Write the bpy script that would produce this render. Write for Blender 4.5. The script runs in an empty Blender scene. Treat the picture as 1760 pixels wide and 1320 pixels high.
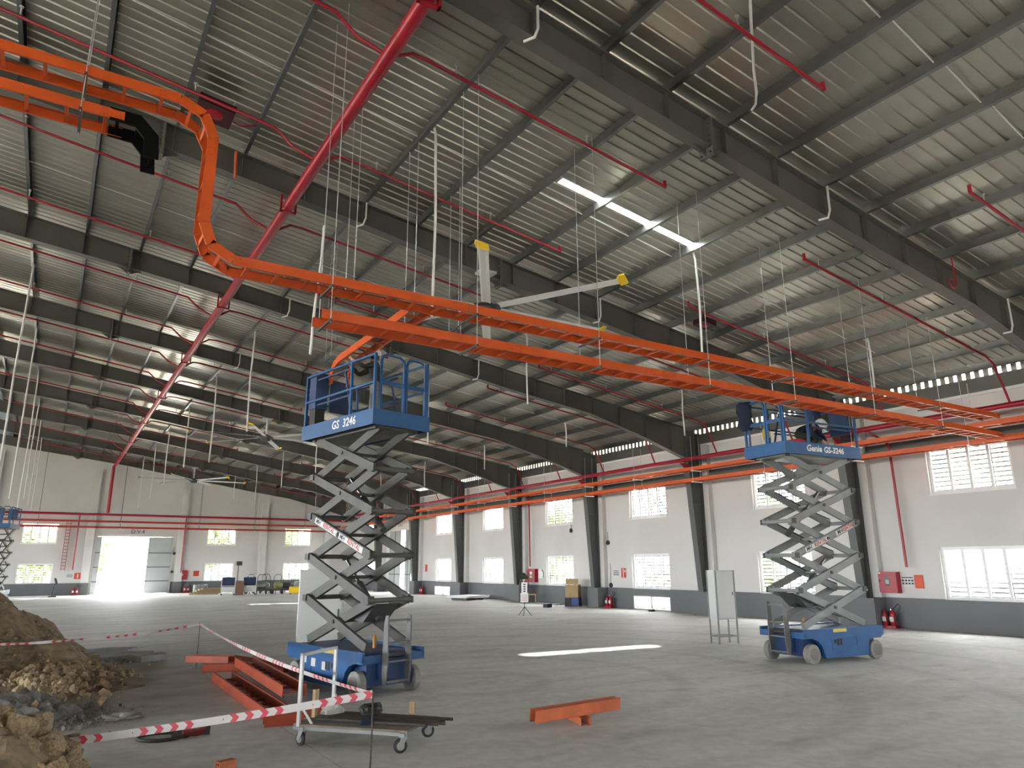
import bpy, bmesh, math, random
from mathutils import Vector, Matrix, Euler, noise
random.seed(7)
SC = bpy.context.scene
COL = SC.collection
R = math.radians

# ------------------------------------------------------------------ camera
cam_d = bpy.data.cameras.new('camera'); cam = bpy.data.objects.new('camera', cam_d); COL.objects.link(cam)
cam_d.sensor_width = 36.0; cam_d.lens = 1239.66 / 1760 * 36.0; cam_d.clip_end = 500
def cam_setup(yaw, pitch, roll, loc):
    d = Vector((math.sin(yaw)*math.cos(pitch), math.cos(yaw)*math.cos(pitch), math.sin(pitch)))
    r = Vector((math.cos(yaw), -math.sin(yaw), 0)); u = r.cross(d)
    r2 = r*math.cos(roll) + u*math.sin(roll); u2 = u*math.cos(roll) - r*math.sin(roll)
    m = Matrix((r2, u2, -d)).transposed().to_4x4(); m.translation = loc
    cam.matrix_world = m
cam_setup(R(32.048), R(14.065), R(-0.317), Vector((0, 0, 2.0)))
SC.camera = cam

# ------------------------------------------------------------------ world, sun, exposure
wd = bpy.data.worlds.new('sky'); SC.world = wd; wd.use_nodes = True
bg = wd.node_tree.nodes['Background']; bg.inputs['Color'].default_value = (0.93, 0.96, 1.0, 1); bg.inputs['Strength'].default_value = 24.0
sun_d = bpy.data.lights.new('sun', 'SUN'); sun_d.energy = 110.0; sun_d.angle = R(3.2); sun_d.color = (1.0, 0.95, 0.86)
sun = bpy.data.objects.new('sun', sun_d); COL.objects.link(sun)
sun.rotation_euler = Vector((1.4, 3.5, -9.5)).to_track_quat('-Z', 'Y').to_euler(); sun.location = (-6, -12, 40)
SC.view_settings.view_transform = 'Standard'; SC.view_settings.look = 'None'
SC.view_settings.exposure = 1.06; SC.view_settings.gamma = 1.0; SC.view_settings.use_curve_mapping = False
SC.cycles.max_bounces = 8; SC.cycles.diffuse_bounces = 5; SC.cycles.glossy_bounces = 3; SC.cycles.transparent_max_bounces = 12
SC.cycles.caustics_reflective = False; SC.cycles.caustics_refractive = False; SC.cycles.sample_clamp_indirect = 6.0
def portal(loc, rot, sx, sy):
    l = bpy.data.lights.new('window_daylight', 'AREA'); l.shape = 'RECTANGLE'; l.size = sx; l.size_y = sy
    o = bpy.data.objects.new('window_daylight', l); COL.objects.link(o); o.location = loc; o.rotation_euler = rot
    l.cycles.is_portal = True

# ------------------------------------------------------------------ materials
MATS = {}
def mat(name, col, rough=0.6, metal=0.0, var=0.0, scale=4.0, bump=0.0, bscale=30.0, spec=0.4, col2=None, stretch=None, thr=None):
    if name in MATS: return MATS[name]
    m = bpy.data.materials.new(name); m.use_nodes = True; nt = m.node_tree; b = nt.nodes['Principled BSDF']
    b.inputs['Base Color'].default_value = (*col, 1); b.inputs['Roughness'].default_value = rough
    b.inputs['Metallic'].default_value = metal; b.inputs['Specular IOR Level'].default_value = spec
    if var or bump:
        tc = nt.nodes.new('ShaderNodeTexCoord'); mp = nt.nodes.new('ShaderNodeMapping')
        nt.links.new(tc.outputs['Object'], mp.inputs['Vector'])
        if stretch: mp.inputs['Scale'].default_value = stretch
    if var:
        nz = nt.nodes.new('ShaderNodeTexNoise'); nz.inputs['Scale'].default_value = scale; nz.inputs['Detail'].default_value = 6
        nt.links.new(mp.outputs['Vector'], nz.inputs['Vector'])
        rp = nt.nodes.new('ShaderNodeValToRGB'); lo, hi = thr or (0.3, 0.7)
        rp.color_ramp.elements[0].position = lo; rp.color_ramp.elements[1].position = hi
        c2 = col2 or tuple(c*(1-var) for c in col)
        rp.color_ramp.elements[0].color = (*c2, 1); rp.color_ramp.elements[1].color = (*[min(1, c*(1+var*0.5)) for c in col], 1)
        nt.links.new(nz.outputs['Fac'], rp.inputs['Fac']); nt.links.new(rp.outputs['Color'], b.inputs['Base Color'])
    if bump:
        n2 = nt.nodes.new('ShaderNodeTexNoise'); n2.inputs['Scale'].default_value = bscale; n2.inputs['Detail'].default_value = 5
        nt.links.new(mp.outputs['Vector'], n2.inputs['Vector'])
        bp = nt.nodes.new('ShaderNodeBump'); bp.inputs['Strength'].default_value = bump; bp.inputs['Distance'].default_value = 0.02
        nt.links.new(n2.outputs['Fac'], bp.inputs['Height']); nt.links.new(bp.outputs['Normal'], b.inputs['Normal'])
    MATS[name] = m; return m
def mat_mix(name, fac, other):
    m = bpy.data.materials.new(name); m.use_nodes = True; nt = m.node_tree; out = nt.nodes['Material Output']
    nt.nodes.remove(nt.nodes['Principled BSDF'])
    a = nt.nodes.new('ShaderNodeBsdfTransparent'); mx = nt.nodes.new('ShaderNodeMixShader'); mx.inputs['Fac'].default_value = fac
    c = nt.nodes.new(other)
    nt.links.new(a.outputs[0], mx.inputs[1]); nt.links.new(c.outputs[0], mx.inputs[2]); nt.links.new(mx.outputs[0], out.inputs['Surface'])
    MATS[name] = m; return m, a, c
glass, _a, _c = mat_mix('window_glass', 0.10, 'ShaderNodeBsdfGlossy'); _c.inputs['Roughness'].default_value = 0.1
skyl, _a, _c = mat_mix('skylight_sheet', 0.50, 'ShaderNodeBsdfTranslucent'); _c.inputs['Color'].default_value = (0.95, 0.97, 0.97, 1); _a.inputs['Color'].default_value = (0.9, 0.95, 0.93, 1)
bag, _a, _c = mat_mix('clear_plastic', 0.6, 'ShaderNodeBsdfDiffuse'); _c.inputs['Color'].default_value = (0.6, 0.6, 0.56, 1)

def floor_material():
    m = bpy.data.materials.new('concrete_floor'); m.use_nodes = True; nt = m.node_tree; b = nt.nodes['Principled BSDF']; L = nt.links
    tc = nt.nodes.new('ShaderNodeTexCoord')
    def nz(scale, st=(1,1,1), rz=0, det=6):
        mp = nt.nodes.new('ShaderNodeMapping'); mp.inputs['Scale'].default_value = st; mp.inputs['Rotation'].default_value = (0,0,rz)
        L.new(tc.outputs['Object'], mp.inputs['Vector']); n = nt.nodes.new('ShaderNodeTexNoise'); n.inputs['Scale'].default_value = scale; n.inputs['Detail'].default_value = det
        L.new(mp.outputs['Vector'], n.inputs['Vector']); return n.outputs['Fac']
    def ramp(f, p0, p1, c0, c1):
        r = nt.nodes.new('ShaderNodeValToRGB'); r.color_ramp.elements[0].position = p0; r.color_ramp.elements[1].position = p1
        r.color_ramp.elements[0].color = (*c0,1); r.color_ramp.elements[1].color = (*c1,1); L.new(f, r.inputs['Fac']); return r.outputs['Color']
    def mul(a, c, fac=1.0, mode='MULTIPLY'):
        x = nt.nodes.new('ShaderNodeMix'); x.data_type = 'RGBA'; x.blend_type = mode; x.inputs[0].default_value = fac
        L.new(a, x.inputs[6]); L.new(c, x.inputs[7]); return x.outputs[2]
    c = ramp(nz(0.35), 0.3, 0.75, (0.63,0.62,0.58), (0.77,0.755,0.715))
    c = mul(c, ramp(nz(1.3,(0.45,1.5,1),R(-32)), 0.35, 0.7, (0.90,0.90,0.89), (1.04,1.04,1.03)))     # trowel streaks
    c = mul(c, ramp(nz(6.0,(1,1,1),0.4), 0.35, 0.65, (0.90,0.90,0.89), (1.04,1.04,1.03)))
    c = mul(c, ramp(nz(1.4,(0.5,1.4,1),0.9), 0.30, 0.42, (0.80,0.79,0.77), (1,1,1)))               # patchy stains
    # dusty soil around the excavation
    sep = nt.nodes.new('ShaderNodeSeparateXYZ'); L.new(tc.outputs['Object'], sep.inputs[0])
    v = nt.nodes.new('ShaderNodeVectorMath'); v.operation = 'DISTANCE'; L.new(tc.outputs['Object'], v.inputs[0]); v.inputs[1].default_value = (-1.2, 15.5, 0)
    ad = nt.nodes.new('ShaderNodeMath'); ad.operation = 'MULTIPLY_ADD'; L.new(nz(0.8), ad.inputs[0]); ad.inputs[1].default_value = 4.0; L.new(v.outputs['Value'], ad.inputs[2])
    dr = nt.nodes.new('ShaderNodeValToRGB'); dr.color_ramp.elements[0].position = 0.40; dr.color_ramp.elements[1].position = 0.72
    dr.color_ramp.elements[0].color = (1,1,1,1); dr.color_ramp.elements[1].color = (0,0,0,1)
    sc_ = nt.nodes.new('ShaderNodeMath'); sc_.operation = 'DIVIDE'; L.new(ad.outputs[0], sc_.inputs[0]); sc_.inputs[1].default_value = 11.0; L.new(sc_.outputs[0], dr.inputs['Fac'])
    x = nt.nodes.new('ShaderNodeMix'); x.data_type = 'RGBA'; L.new(dr.outputs['Color'], x.inputs[0]); L.new(c, x.inputs[6]); x.inputs[7].default_value = (0.24,0.205,0.155,1)
    # tyre arcs left by the lifts
    w = nt.nodes.new('ShaderNodeTexWave'); w.wave_type = 'RINGS'; w.rings_direction = 'Z'; w.inputs['Scale'].default_value = 0.13; w.inputs['Distortion'].default_value = 0.6
    mp = nt.nodes.new('ShaderNodeMapping'); mp.inputs['Location'].default_value = (-6.6,-11.8,0); L.new(tc.outputs['Object'], mp.inputs['Vector']); L.new(mp.outputs['Vector'], w.inputs['Vector'])
    arcs = ramp(w.outputs['Fac'], 0.90, 0.99, (1,1,1), (0.86,0.86,0.85))
    fin = mul(x.outputs[2], arcs, 0.8)
    L.new(fin, b.inputs['Base Color'])
    rr = nt.nodes.new('ShaderNodeMapRange'); L.new(nz(0.9,(0.6,1.3,1),R(-32)), rr.inputs['Value']); rr.inputs['To Min'].default_value = 0.66; rr.inputs['To Max'].default_value = 0.82
    L.new(rr.outputs[0], b.inputs['Roughness']); b.inputs['Specular IOR Level'].default_value = 0.30
    bp = nt.nodes.new('ShaderNodeBump'); bp.inputs['Strength'].default_value = 0.12; bp.inputs['Distance'].default_value = 0.01; L.new(nz(14.0,(1,2,1)), bp.inputs['Height']); L.new(bp.outputs['Normal'], b.inputs['Normal'])
    return m
M_floor = floor_material()
M_wall = mat('white_plaster', (0.60,0.588,0.562), 0.85, var=0.06, scale=0.6, bump=0.05, bscale=8)
M_dado = mat('grey_dado_paint', (0.115,0.12,0.125), 0.5, var=0.12, scale=0.8)
M_steel = mat('dark_primer_steel', (0.095,0.092,0.08), 0.45, var=0.12, scale=1.2)
M_col = mat('column_steel', (0.085,0.09,0.087), 0.45, var=0.12, scale=1.2)
M_purl = mat('galvanised_purlin', (0.25,0.255,0.255), 0.32, 0.95, var=0.15, scale=2)
M_roof = mat('galvanised_roof_sheet', (0.47,0.455,0.385), 0.29, 0.85, var=0.14, scale=0.9, bump=0.10, bscale=2.5)
M_galv = mat('galvanised_bright', (0.60,0.61,0.61), 0.38, 0.7)
M_white = mat('white_paint', (0.78,0.78,0.76), 0.45)
M_frame = mat('window_white_frame', (0.82,0.82,0.80), 0.5)
M_bar = mat('window_bars', (0.06,0.06,0.06), 0.6)
M_orange = mat('orange_powder_coat', (0.64,0.095,0.013), 0.38, var=0.12, scale=3)
M_orange2 = mat('orange_faded', (0.50,0.105,0.035), 0.45, var=0.2, scale=3)
M_red = mat('fire_red', (0.30,0.008,0.020), 0.35, var=0.1, scale=3)
M_blue = mat('lift_blue', (0.014,0.085,0.23), 0.42, var=0.15, scale=3)
M_blued = mat('lift_blue_dark', (0.010,0.035,0.11), 0.5, var=0.15, scale=3)
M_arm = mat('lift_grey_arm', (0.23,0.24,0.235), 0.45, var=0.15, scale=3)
M_dgrey = mat('dark_grey_metal', (0.06,0.06,0.06), 0.5, var=0.1, scale=4)
M_black = mat('black_rubber', (0.018,0.018,0.018), 0.6)
M_tyre = mat('grey_tyre', (0.25,0.245,0.225), 0.8, var=0.2, scale=8)
M_chrome = mat('chrome_rod', (0.6,0.6,0.6), 0.2, 1.0)
M_yellow = mat('yellow_plastic', (0.85,0.55,0.02), 0.4)
M_alu = mat('fan_blade_alu', (0.80,0.81,0.80), 0.4, 0.0)
M_cab = mat('cabinet_light_grey', (0.52,0.53,0.51), 0.45, var=0.06, scale=1)
M_door = mat('door_grey_panel', (0.33,0.345,0.345), 0.5, var=0.06, scale=1)
M_dirt = mat('excavated_soil', (0.28,0.21,0.13), 0.95, var=0.45, scale=5, bump=0.9, bscale=16)
M_rock = mat('soil_clod', (0.42,0.315,0.19), 0.95, var=0.4, scale=6, bump=0.8, bscale=14)
M_gravel = mat('grey_gravel', (0.24,0.235,0.215), 0.95, var=0.4, scale=9, bump=0.6, bscale=20)
M_conc = mat('broken_concrete', (0.33,0.325,0.31), 0.9, var=0.2, scale=4, bump=0.4, bscale=18)
M_skin = mat('skin', (0.42,0.24,0.16), 0.6)
M_jacket = mat('dark_olive_jacket', (0.035,0.034,0.026), 0.85, var=0.3, scale=12)
M_trous = mat('grey_trousers', (0.16,0.16,0.15), 0.9, var=0.2, scale=12)
M_navy = mat('navy_shirt', (0.008,0.014,0.035), 0.85, var=0.2, scale=12)
M_cap = mat('white_helmet', (0.85,0.84,0.82), 0.3)
M_tan = mat('cardboard', (0.40,0.29,0.15), 0.85, var=0.1, scale=5)
M_wood = mat('timber', (0.42,0.30,0.17), 0.8, var=0.25, scale=5, stretch=(1,8,1))
M_green = mat('foliage_green', (0.20,0.28,0.09), 0.8, var=0.4, scale=3)
M_ground = mat('outdoor_ground', (0.20,0.19,0.16), 0.9, var=0.2, scale=0.3)
M_rust = mat('rusty_pipe', (0.05,0.042,0.035), 0.7, var=0.3, scale=10)
M_brick = mat('red_clay_brick', (0.40,0.12,0.055), 0.9, var=0.25, scale=20)
M_tape = None

# ------------------------------------------------------------------ mesh building
class MB:
    def __init__(s): s.v = []; s.f = []; s.mi = []; s.m = 0
    def add(s, vs, fs, M=None):
        n = len(s.v)
        for p in vs:
            p = Vector(p); s.v.append(M @ p if M is not None else p)
        for f in fs: s.f.append([i+n for i in f]); s.mi.append(s.m)
        return s
    def box(s, x0, y0, z0, x1, y1, z1, M=None):
        return s.add([(x0,y0,z0),(x1,y0,z0),(x1,y1,z0),(x0,y1,z0),(x0,y0,z1),(x1,y0,z1),(x1,y1,z1),(x0,y1,z1)],
                     [(0,3,2,1),(4,5,6,7),(0,1,5,4),(1,2,6,5),(2,3,7,6),(3,0,4,7)], M)
    def bar(s, p, q, w, h, up=(0,0,1)):
        p = Vector(p); q = Vector(q); d = (q-p).normalized(); u = Vector(up)
        if abs(d.dot(u)) > 0.98: u = Vector((1,0,0))
        a = d.cross(u).normalized(); b = a.cross(d).normalized()
        vs = [c + a*i*w/2 + b*j*h/2 for c in (p,q) for i,j in ((-1,-1),(1,-1),(1,1),(-1,1))]
        return s.add(vs, [(0,1,2,3),(7,6,5,4),(0,4,5,1),(1,5,6,2),(2,6,7,3),(3,7,4,0)])
    def tube(s, pts, r, n=8, closed=False, rs=None):
        pts = [Vector(p) for p in pts]; k = len(pts); rings = []; prev = None
        for i, p in enumerate(pts):
            if closed: d = pts[(i+1)%k] - pts[i-1]
            else: d = pts[min(i+1,k-1)] - pts[max(i-1,0)]
            d = d.normalized()
            if prev is None:
                u = Vector((0,0,1)) if abs(d.z) < 0.9 else Vector((1,0,0)); a = d.cross(u).normalized()
            else:
                a = prev - d*prev.dot(d); a = a.normalized() if a.length > 1e-6 else d.orthogonal().normalized()
            prev = a; b = d.cross(a); rr = rs[i] if rs else r
            rings.append([p + a*math.cos(t)*rr + b*math.sin(t)*rr for t in [2*math.pi*j/n for j in range(n)]])
        base = len(s.v); 
        for rg in rings: s.v += rg
        for i in range(k if closed else k-1):
            i2 = (i+1) % k
            for j in range(n):
                s.f.append([base+i*n+j, base+i*n+(j+1)%n, base+i2*n+(j+1)%n, base+i2*n+j]); s.mi.append(s.m)
        if not closed:
            s.f.append([base+j for j in range(n)][::-1]); s.f.append([base+(k-1)*n+j for j in range(n)]); s.mi += [s.m, s.m]
        return s
    def cyl(s, p, q, r, n=12, r2=None): return s.tube([p,q], r, n, rs=[r, r if r2 is None else r2])
    def lathe(s, prof, n=16, M=None):
        base = len(s.v); k = len(prof)
        for (r,z) in prof:
            for j in range(n):
                t = 2*math.pi*j/n; p = Vector((r*math.cos(t), r*math.sin(t), z)); s.v.append(M @ p if M is not None else p)
        for i in range(k-1):
            for j in range(n):
                s.f.append([base+i*n+j, base+i*n+(j+1)%n, base+(i+1)*n+(j+1)%n, base+(i+1)*n+j]); s.mi.append(s.m)
        s.f.append([base+j for j in range(n)][::-1]); s.f.append([base+(k-1)*n+j for j in range(n)]); s.mi += [s.m]*2
        return s
    def prism(s, poly, e, M=None):      # closed polygon of 3-D points extruded by vector e
        e = Vector(e); k = len(poly); vs = [Vector(p) for p in poly]; vs += [p+e for p in vs]
        fs = [list(range(k))[::-1], list(range(k,2*k))] + [[i,(i+1)%k,k+(i+1)%k,k+i] for i in range(k)]
        return s.add(vs, fs, M)
    def mesh(s, name, mats, smooth=False, recalc=True):
        me = bpy.data.meshes.new(name); me.from_pydata([tuple(p) for p in s.v], [], s.f)
        if not isinstance(mats, (list,tuple)): mats = [mats]
        for m in mats: me.materials.append(m)
        if len(mats) > 1: me.polygons.foreach_set('material_index', s.mi)
        if recalc:
            b = bmesh.new(); b.from_mesh(me); bmesh.ops.recalc_face_normals(b, faces=b.faces); b.to_mesh(me); b.free()
        if smooth:
            me.polygons.foreach_set('use_smooth', [True]*len(me.polygons)); me.set_sharp_from_angle(angle=R(38))
        me.update(); return me
    def build(s, name, mats, parent=None, smooth=False, loc=None, rot=None, kind=None):
        o = bpy.data.objects.new(name, s.mesh(name, mats, smooth)); COL.objects.link(o)
        if loc is not None: o.location = loc
        if rot is not None: o.rotation_euler = rot
        if parent is not None: o.parent = parent
        if kind: o['kind'] = kind
        return o
def inst(name, me, parent=None, loc=(0,0,0), rot=(0,0,0), kind=None):
    o = bpy.data.objects.new(name, me); COL.objects.link(o); o.location = loc; o.rotation_euler = rot
    if parent is not None: o.parent = parent
    if kind: o['kind'] = kind
    return o
def tag(o, label=None, cat=None, group=None, kind=None):
    if label: o['label'] = label
    if cat: o['category'] = cat
    if group: o['group'] = group
    if kind: o['kind'] = kind
    return o
def thing(name, label, cat, loc=(0,0,0), rz=0, group=None, kind=None):
    o = bpy.data.objects.new(name, None); COL.objects.link(o); o.location = loc; o.rotation_euler = (0,0,rz); o.empty_display_size = 0.2
    return tag(o, label, cat, group, kind)
def copy_tree(o, parent=None):
    c = o.copy(); COL.objects.link(c)
    c.parent = parent
    for ch in [x for x in o.children]: copy_tree(ch, c)
    return c
ORD = ['nearest','second','third','fourth','fifth','sixth','seventh','eighth','ninth','tenth','eleventh','twelfth','thirteenth','fourteenth','fifteenth','sixteenth','seventeenth','eighteenth','nineteenth','twentieth','twenty-first','twenty-second']
def text_mesh(txt, size, name, m, extrude=0.002, bold=0.0, shear=0.0):
    cu = bpy.data.curves.new(name, 'FONT'); cu.body = txt; cu.size = size; cu.extrude = extrude; cu.offset = bold; cu.shear = shear
    cu.align_x = 'CENTER'; cu.align_y = 'CENTER'; cu.resolution_u = 2
    o = bpy.data.objects.new(name, cu); COL.objects.link(o)
    dg = bpy.context.evaluated_depsgraph_get(); me = bpy.data.meshes.new_from_object(o.evaluated_get(dg)); me.name = name
    bpy.data.objects.remove(o); bpy.data.curves.remove(cu)
    me.materials.clear(); me.materials.append(m); return me
def lettering(name, txt, size, m, parent, origin, right, up, bold=0.0, shear=0.0):
    me = text_mesh(txt, size, name, m, bold=bold, shear=shear); o = bpy.data.objects.new(name, me); COL.objects.link(o)
    r = Vector(right).normalized(); u = Vector(up).normalized(); n = r.cross(u)
    mm = Matrix((r,u,n)).transposed().to_4x4(); mm.translation = Vector(origin)
    o.matrix_local = mm
    if parent is not None: o.parent = parent
    return o
# ================================================================== the hall
W = 23.06; L = 63.7; YB = -13.4; XL = -34.06; RIDGE = -5.5
FRAMES = [0.6 + 7.0*k for k in range(9)] + [63.42]
def zT(x): return 10.8 - 0.147*x            # top of rafters on the right-hand slope
PUR = [1.09 + 1.34*k for k in range(-3, 17)]

# floor: slabs with sawn joints
fl = thing('floor', 'pale grey dusty concrete slab with sawn joints', None, kind='structure')
xb = [-34.4, -18.2, -11.2, -4.2, 2.8, 9.8, 16.8, 23.3]
for a, b in zip(xb[:-1], xb[1:]):
    MB().box(a+0.007, YB-0.2, -0.12, b-0.007, L+0.2, 0).build('slab', M_floor, fl)
MB().box(xb[0], YB-0.2, -0.16, xb[-1], L+0.2, -0.121).build('joint_bed', M_black, fl)
g = MB().box(-150, -120, -0.5, 160, 220, -0.16).build('ground', M_ground); tag(g, 'bright outdoor yard around the hall', None, kind='structure')

def cells(mb, breaks, ztop, openings, put, zmin=0.0):
    """wall of boxes around rectangular openings; put(mb,a,b,z0,z1)"""
    bs = sorted(set(breaks + [o[0] for o in openings] + [o[1] for o in openings]))
    for a, b in zip(bs[:-1], bs[1:]):
        if b-a < 1e-4: continue
        m = (a+b)/2; z = zmin
        for o in sorted([o for o in openings if o[0] < m < o[1]], key=lambda o: o[2]):
            z0 = max(o[2], zmin)
            if min(z0, ztop) > z + 1e-4: put(mb, a, b, z, min(z0, ztop))
            z = max(z, o[3])
        if z < ztop - 1e-4: put(mb, a, b, z, ztop)
WY = [(-11.0,-8.6),(-4.05,-1.65),(2.95,5.35),(9.88,12.28),(16.75,19.15),(23.95,26.4),(30.95,33.4),(37.95,40.4),(44.7,47.12),(58.3,60.7)]
rop = []
for i, (a, b) in enumerate(WY): rop += [(a,b,0.90,2.45),(a,b,4.05,5.5)]
rop += [(23.97,26.35,0.04,0.58),(44.75,47.05,0.04,0.58),(51.0,55.3,0,4.65)]
def putR(mb, a, b, z0, z1): mb.box(W, a, z0, W+0.25, b, z1)
def putRd(mb, a, b, z0, z1): mb.box(W-0.03, a, z0, W-0.001, b, z1)
wr = thing('wall_right', 'long white side wall with a dark grey painted base', None, kind='structure')
mb = MB(); cells(mb, [YB, L], 6.9, rop, putR); mb.build('plaster', M_wall, wr)
mb = MB(); cells(mb, [YB, L], 0.92, rop, putRd); mb.build('painted_base', M_dado, wr)
mb = MB(); mb.box(W-0.06, YB, 6.86, W+0.28, L, 6.95); mb.build('wall_cap', M_white, wr)
mb = MB(); mb.box(W-0.30, YB, 5.50, W-0.002, L, 5.56).box(W-0.10, YB, 5.56, W-0.002, L, 5.80); mb.build('lintel_beam', M_steel, wr)
# white piers, grey pedestals
for y in FRAMES[:-1]:
    MB().box(22.84, y-0.42, 0.92, W-0.002, y+0.42, 6.88).build('pier', M_wall, wr)
    MB().box(22.42, y-0.40, 0, W-0.031, y+0.40, 0.90).build('pedestal', M_dado, wr)

eop = [(-1.88,0.33,0.85,2.25),(-1.88,0.33,3.67,5.07),(10.67,12.92,0.85,2.25),(10.67,12.92,3.64,5.03),(16.9,19.15,0.85,2.25),(16.9,19.15,3.67,5.07),(2.93,8.05,0,4.25),(-9.0,-6.8,0.85,2.25),(-9.0,-6.8,3.67,5.07)]
we = thing('wall_end', 'white gable end wall with a dark grey painted base', None, kind='structure')
mb = MB(); cells(mb, [XL, W+0.25], 5.6, eop, lambda m,a,b,z0,z1: m.box(a, L, z0, b, L+0.25, z1))
mb.prism([(W+0.25,L,5.6),(W+0.25,L,7.7),(RIDGE,L,11.95),(XL,L,7.7),(XL,L,5.6)], (0,0.25,0)); mb.build('plaster', M_wall, we)
mb = MB(); cells(mb, [XL, W], 0.86, eop, lambda m,a,b,z0,z1: m.box(a, L-0.03, z0, b, L-0.001, z1)); mb.build('painted_base', M_dado, we)
for x in (-9.9, -3.9, 2.42, 8.75, 15.05, 20.6):
    zt = 9.5 - 0.15*x if x > RIDGE else 10.3
    MB().box(x-0.27, L-0.3, 0.86, x+0.27, L-0.002, min(zt, 10.1)).build('pier', M_wall, we)
    MB().box(x-0.29, L-0.32, 0, x+0.29, L-0.031, 0.86).build('pedestal', M_dado, we)
wl = thing('wall_left', 'white side wall beyond the left edge', None, kind='structure')
lop = [(a-1.0,b+1.0,0.9,5.5) for a,b in WY]  # unseen openings, enlarged to bring more light onto the foreground floor
mb = MB(); cells(mb, [YB, L], 7.0, lop, lambda m,a,b,z0,z1: m.box(XL-0.25, a, z0, XL, b, z1)); mb.build('plaster', M_wall, wl)
wb = thing('wall_back', 'white gable wall behind the viewpoint with a wide doorway', None, kind='structure')
bop = [(-14.0,-11.0,0,3.2),(-20,-18,0.9,2.4),(10,12.4,0.9,2.4),(17,19.4,0.9,2.4)]
mb = MB(); cells(mb, [XL, W+0.25], 5.6, bop, lambda m,a,b,z0,z1: m.box(a, YB-0.25, z0, b, YB, z1))
mb.prism([(W+0.25,YB,5.6),(W+0.25,YB,7.5),(RIDGE,YB,11.6),(XL,YB,7.5),(XL,YB,5.6)], (0,-0.25,0)); mb.build('plaster', M_wall, wb)

# windows ---------------------------------------------------------------
wn = [0]
def window(axis, a, b, z0, z1, plane, out, label, nb=10, ns=4):
    wn[0] += 1
    o = thing('window_%d' % wn[0], label, None, kind='structure')
    def bx(mb, u0, u1, d0, d1, q0, q1):   # u along wall, d depth outward, q vertical
        if axis == 'y': mb.box(plane+out*d0 if out>0 else plane+out*d1, u0, q0, plane+out*d1 if out>0 else plane+out*d0, u1, q1)
        else: mb.box(u0, plane+d0, q0, u1, plane+d1, q1)
    t = 0.05; bt = 0.026
    mb = MB(); bx(mb,a,b,0.08,0.14,z0,z0+t); bx(mb,a,b,0.08,0.14,z1-t,z1); bx(mb,a,a+t,0.08,0.14,z0+t,z1-t); bx(mb,b-t,b,0.08,0.14,z0+t,z1-t); mb.build('frame', M_frame, o)
    w = (b-a-2*t)/ns
    for i in range(ns):
        u0 = a+t+i*w; u1 = u0+w; s = 0.045
        mb = MB(); bx(mb,u0,u1,0.09,0.125,z0+t,z0+t+s); bx(mb,u0,u1,0.09,0.125,z1-t-s,z1-t); bx(mb,u0,u0+s,0.09,0.125,z0+t+s,z1-t-s); bx(mb,u1-s,u1,0.09,0.125,z0+t+s,z1-t-s)
        sash = mb.build('sash', M_frame, o)
        mb = MB(); bx(mb,u0+s,u1-s,0.105,0.109,z0+t+s,z1-t-s); mb.build('pane', glass, sash)
    mb = MB()
    for i in range(nb):
        q = z0 + (z1-z0)*(i+0.8)/(nb+0.6); bx(mb, a, b, 0.19, 0.21, q-bt, q+bt)
    for i in range(ns+1): u = a+0.02+(b-a-0.04)*i/ns; bx(mb, u-bt, u+bt, 0.211, 0.23, z0, z1)
    mb.build('security_grille', M_bar, o)
    mb = MB(); bx(mb, a-0.03, b+0.03, -0.02, 0.08, z0-0.03, z0); mb.build('sill', M_frame, o)
    if axis == 'y': portal((plane+out*0.30, (a+b)/2, (z0+z1)/2), (0, R(90)*out, 0), z1-z0, b-a)
    else: portal(((a+b)/2, plane+0.30, (z0+z1)/2), (R(-90), 0, 0), b-a, z1-z0)
bayname = ['at the back of the hall','behind the viewpoint','just beyond the right edge','beside the large red hose cabinet','behind the right-hand scissor lift','fourth bay from the right edge, beside the two hung white posters','fifth bay, above the tan and blue carton','sixth bay, above the stacked white foam boards','far bay with the small red sign','in the far corner']
for i, (a, b) in enumerate(WY):
    window('y', a, b, 0.90, 2.45, W, 1, 'lower white barred window on side wall, ' + bayname[i], 11)
    window('y', a, b, 4.05, 5.50, W, 1, 'upper white barred window on side wall, ' + bayname[i], 10)
ename = ['left of the open end door','right of the open end door','nearest the far corner']
for i, (a, b) in enumerate([(-1.88,0.33),(10.67,12.92),(16.9,19.15)]):
    window('x', a, b, 0.85, 2.25, L, 1, 'lower barred window on end wall, ' + ename[i], 8)
    window('x', a, b, 3.66, 5.05, L, 1, 'upper barred window on end wall, ' + ename[i], 8)
for (a, b) in WY:
    portal((XL-0.3, (a+b)/2, 3.2), (0, R(-90), 0), 4.6, b-a+2.0)
portal((-12.5, YB-0.3, 1.6), (R(90),0,0), 3.0, 3.2)
portal((5.5, L+0.3, 2.12), (R(-90),0,0), 5.1, 4.25)
portal((W+0.6, 25, 7.35), (0,R(90),0), 0.5, 76)

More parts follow.
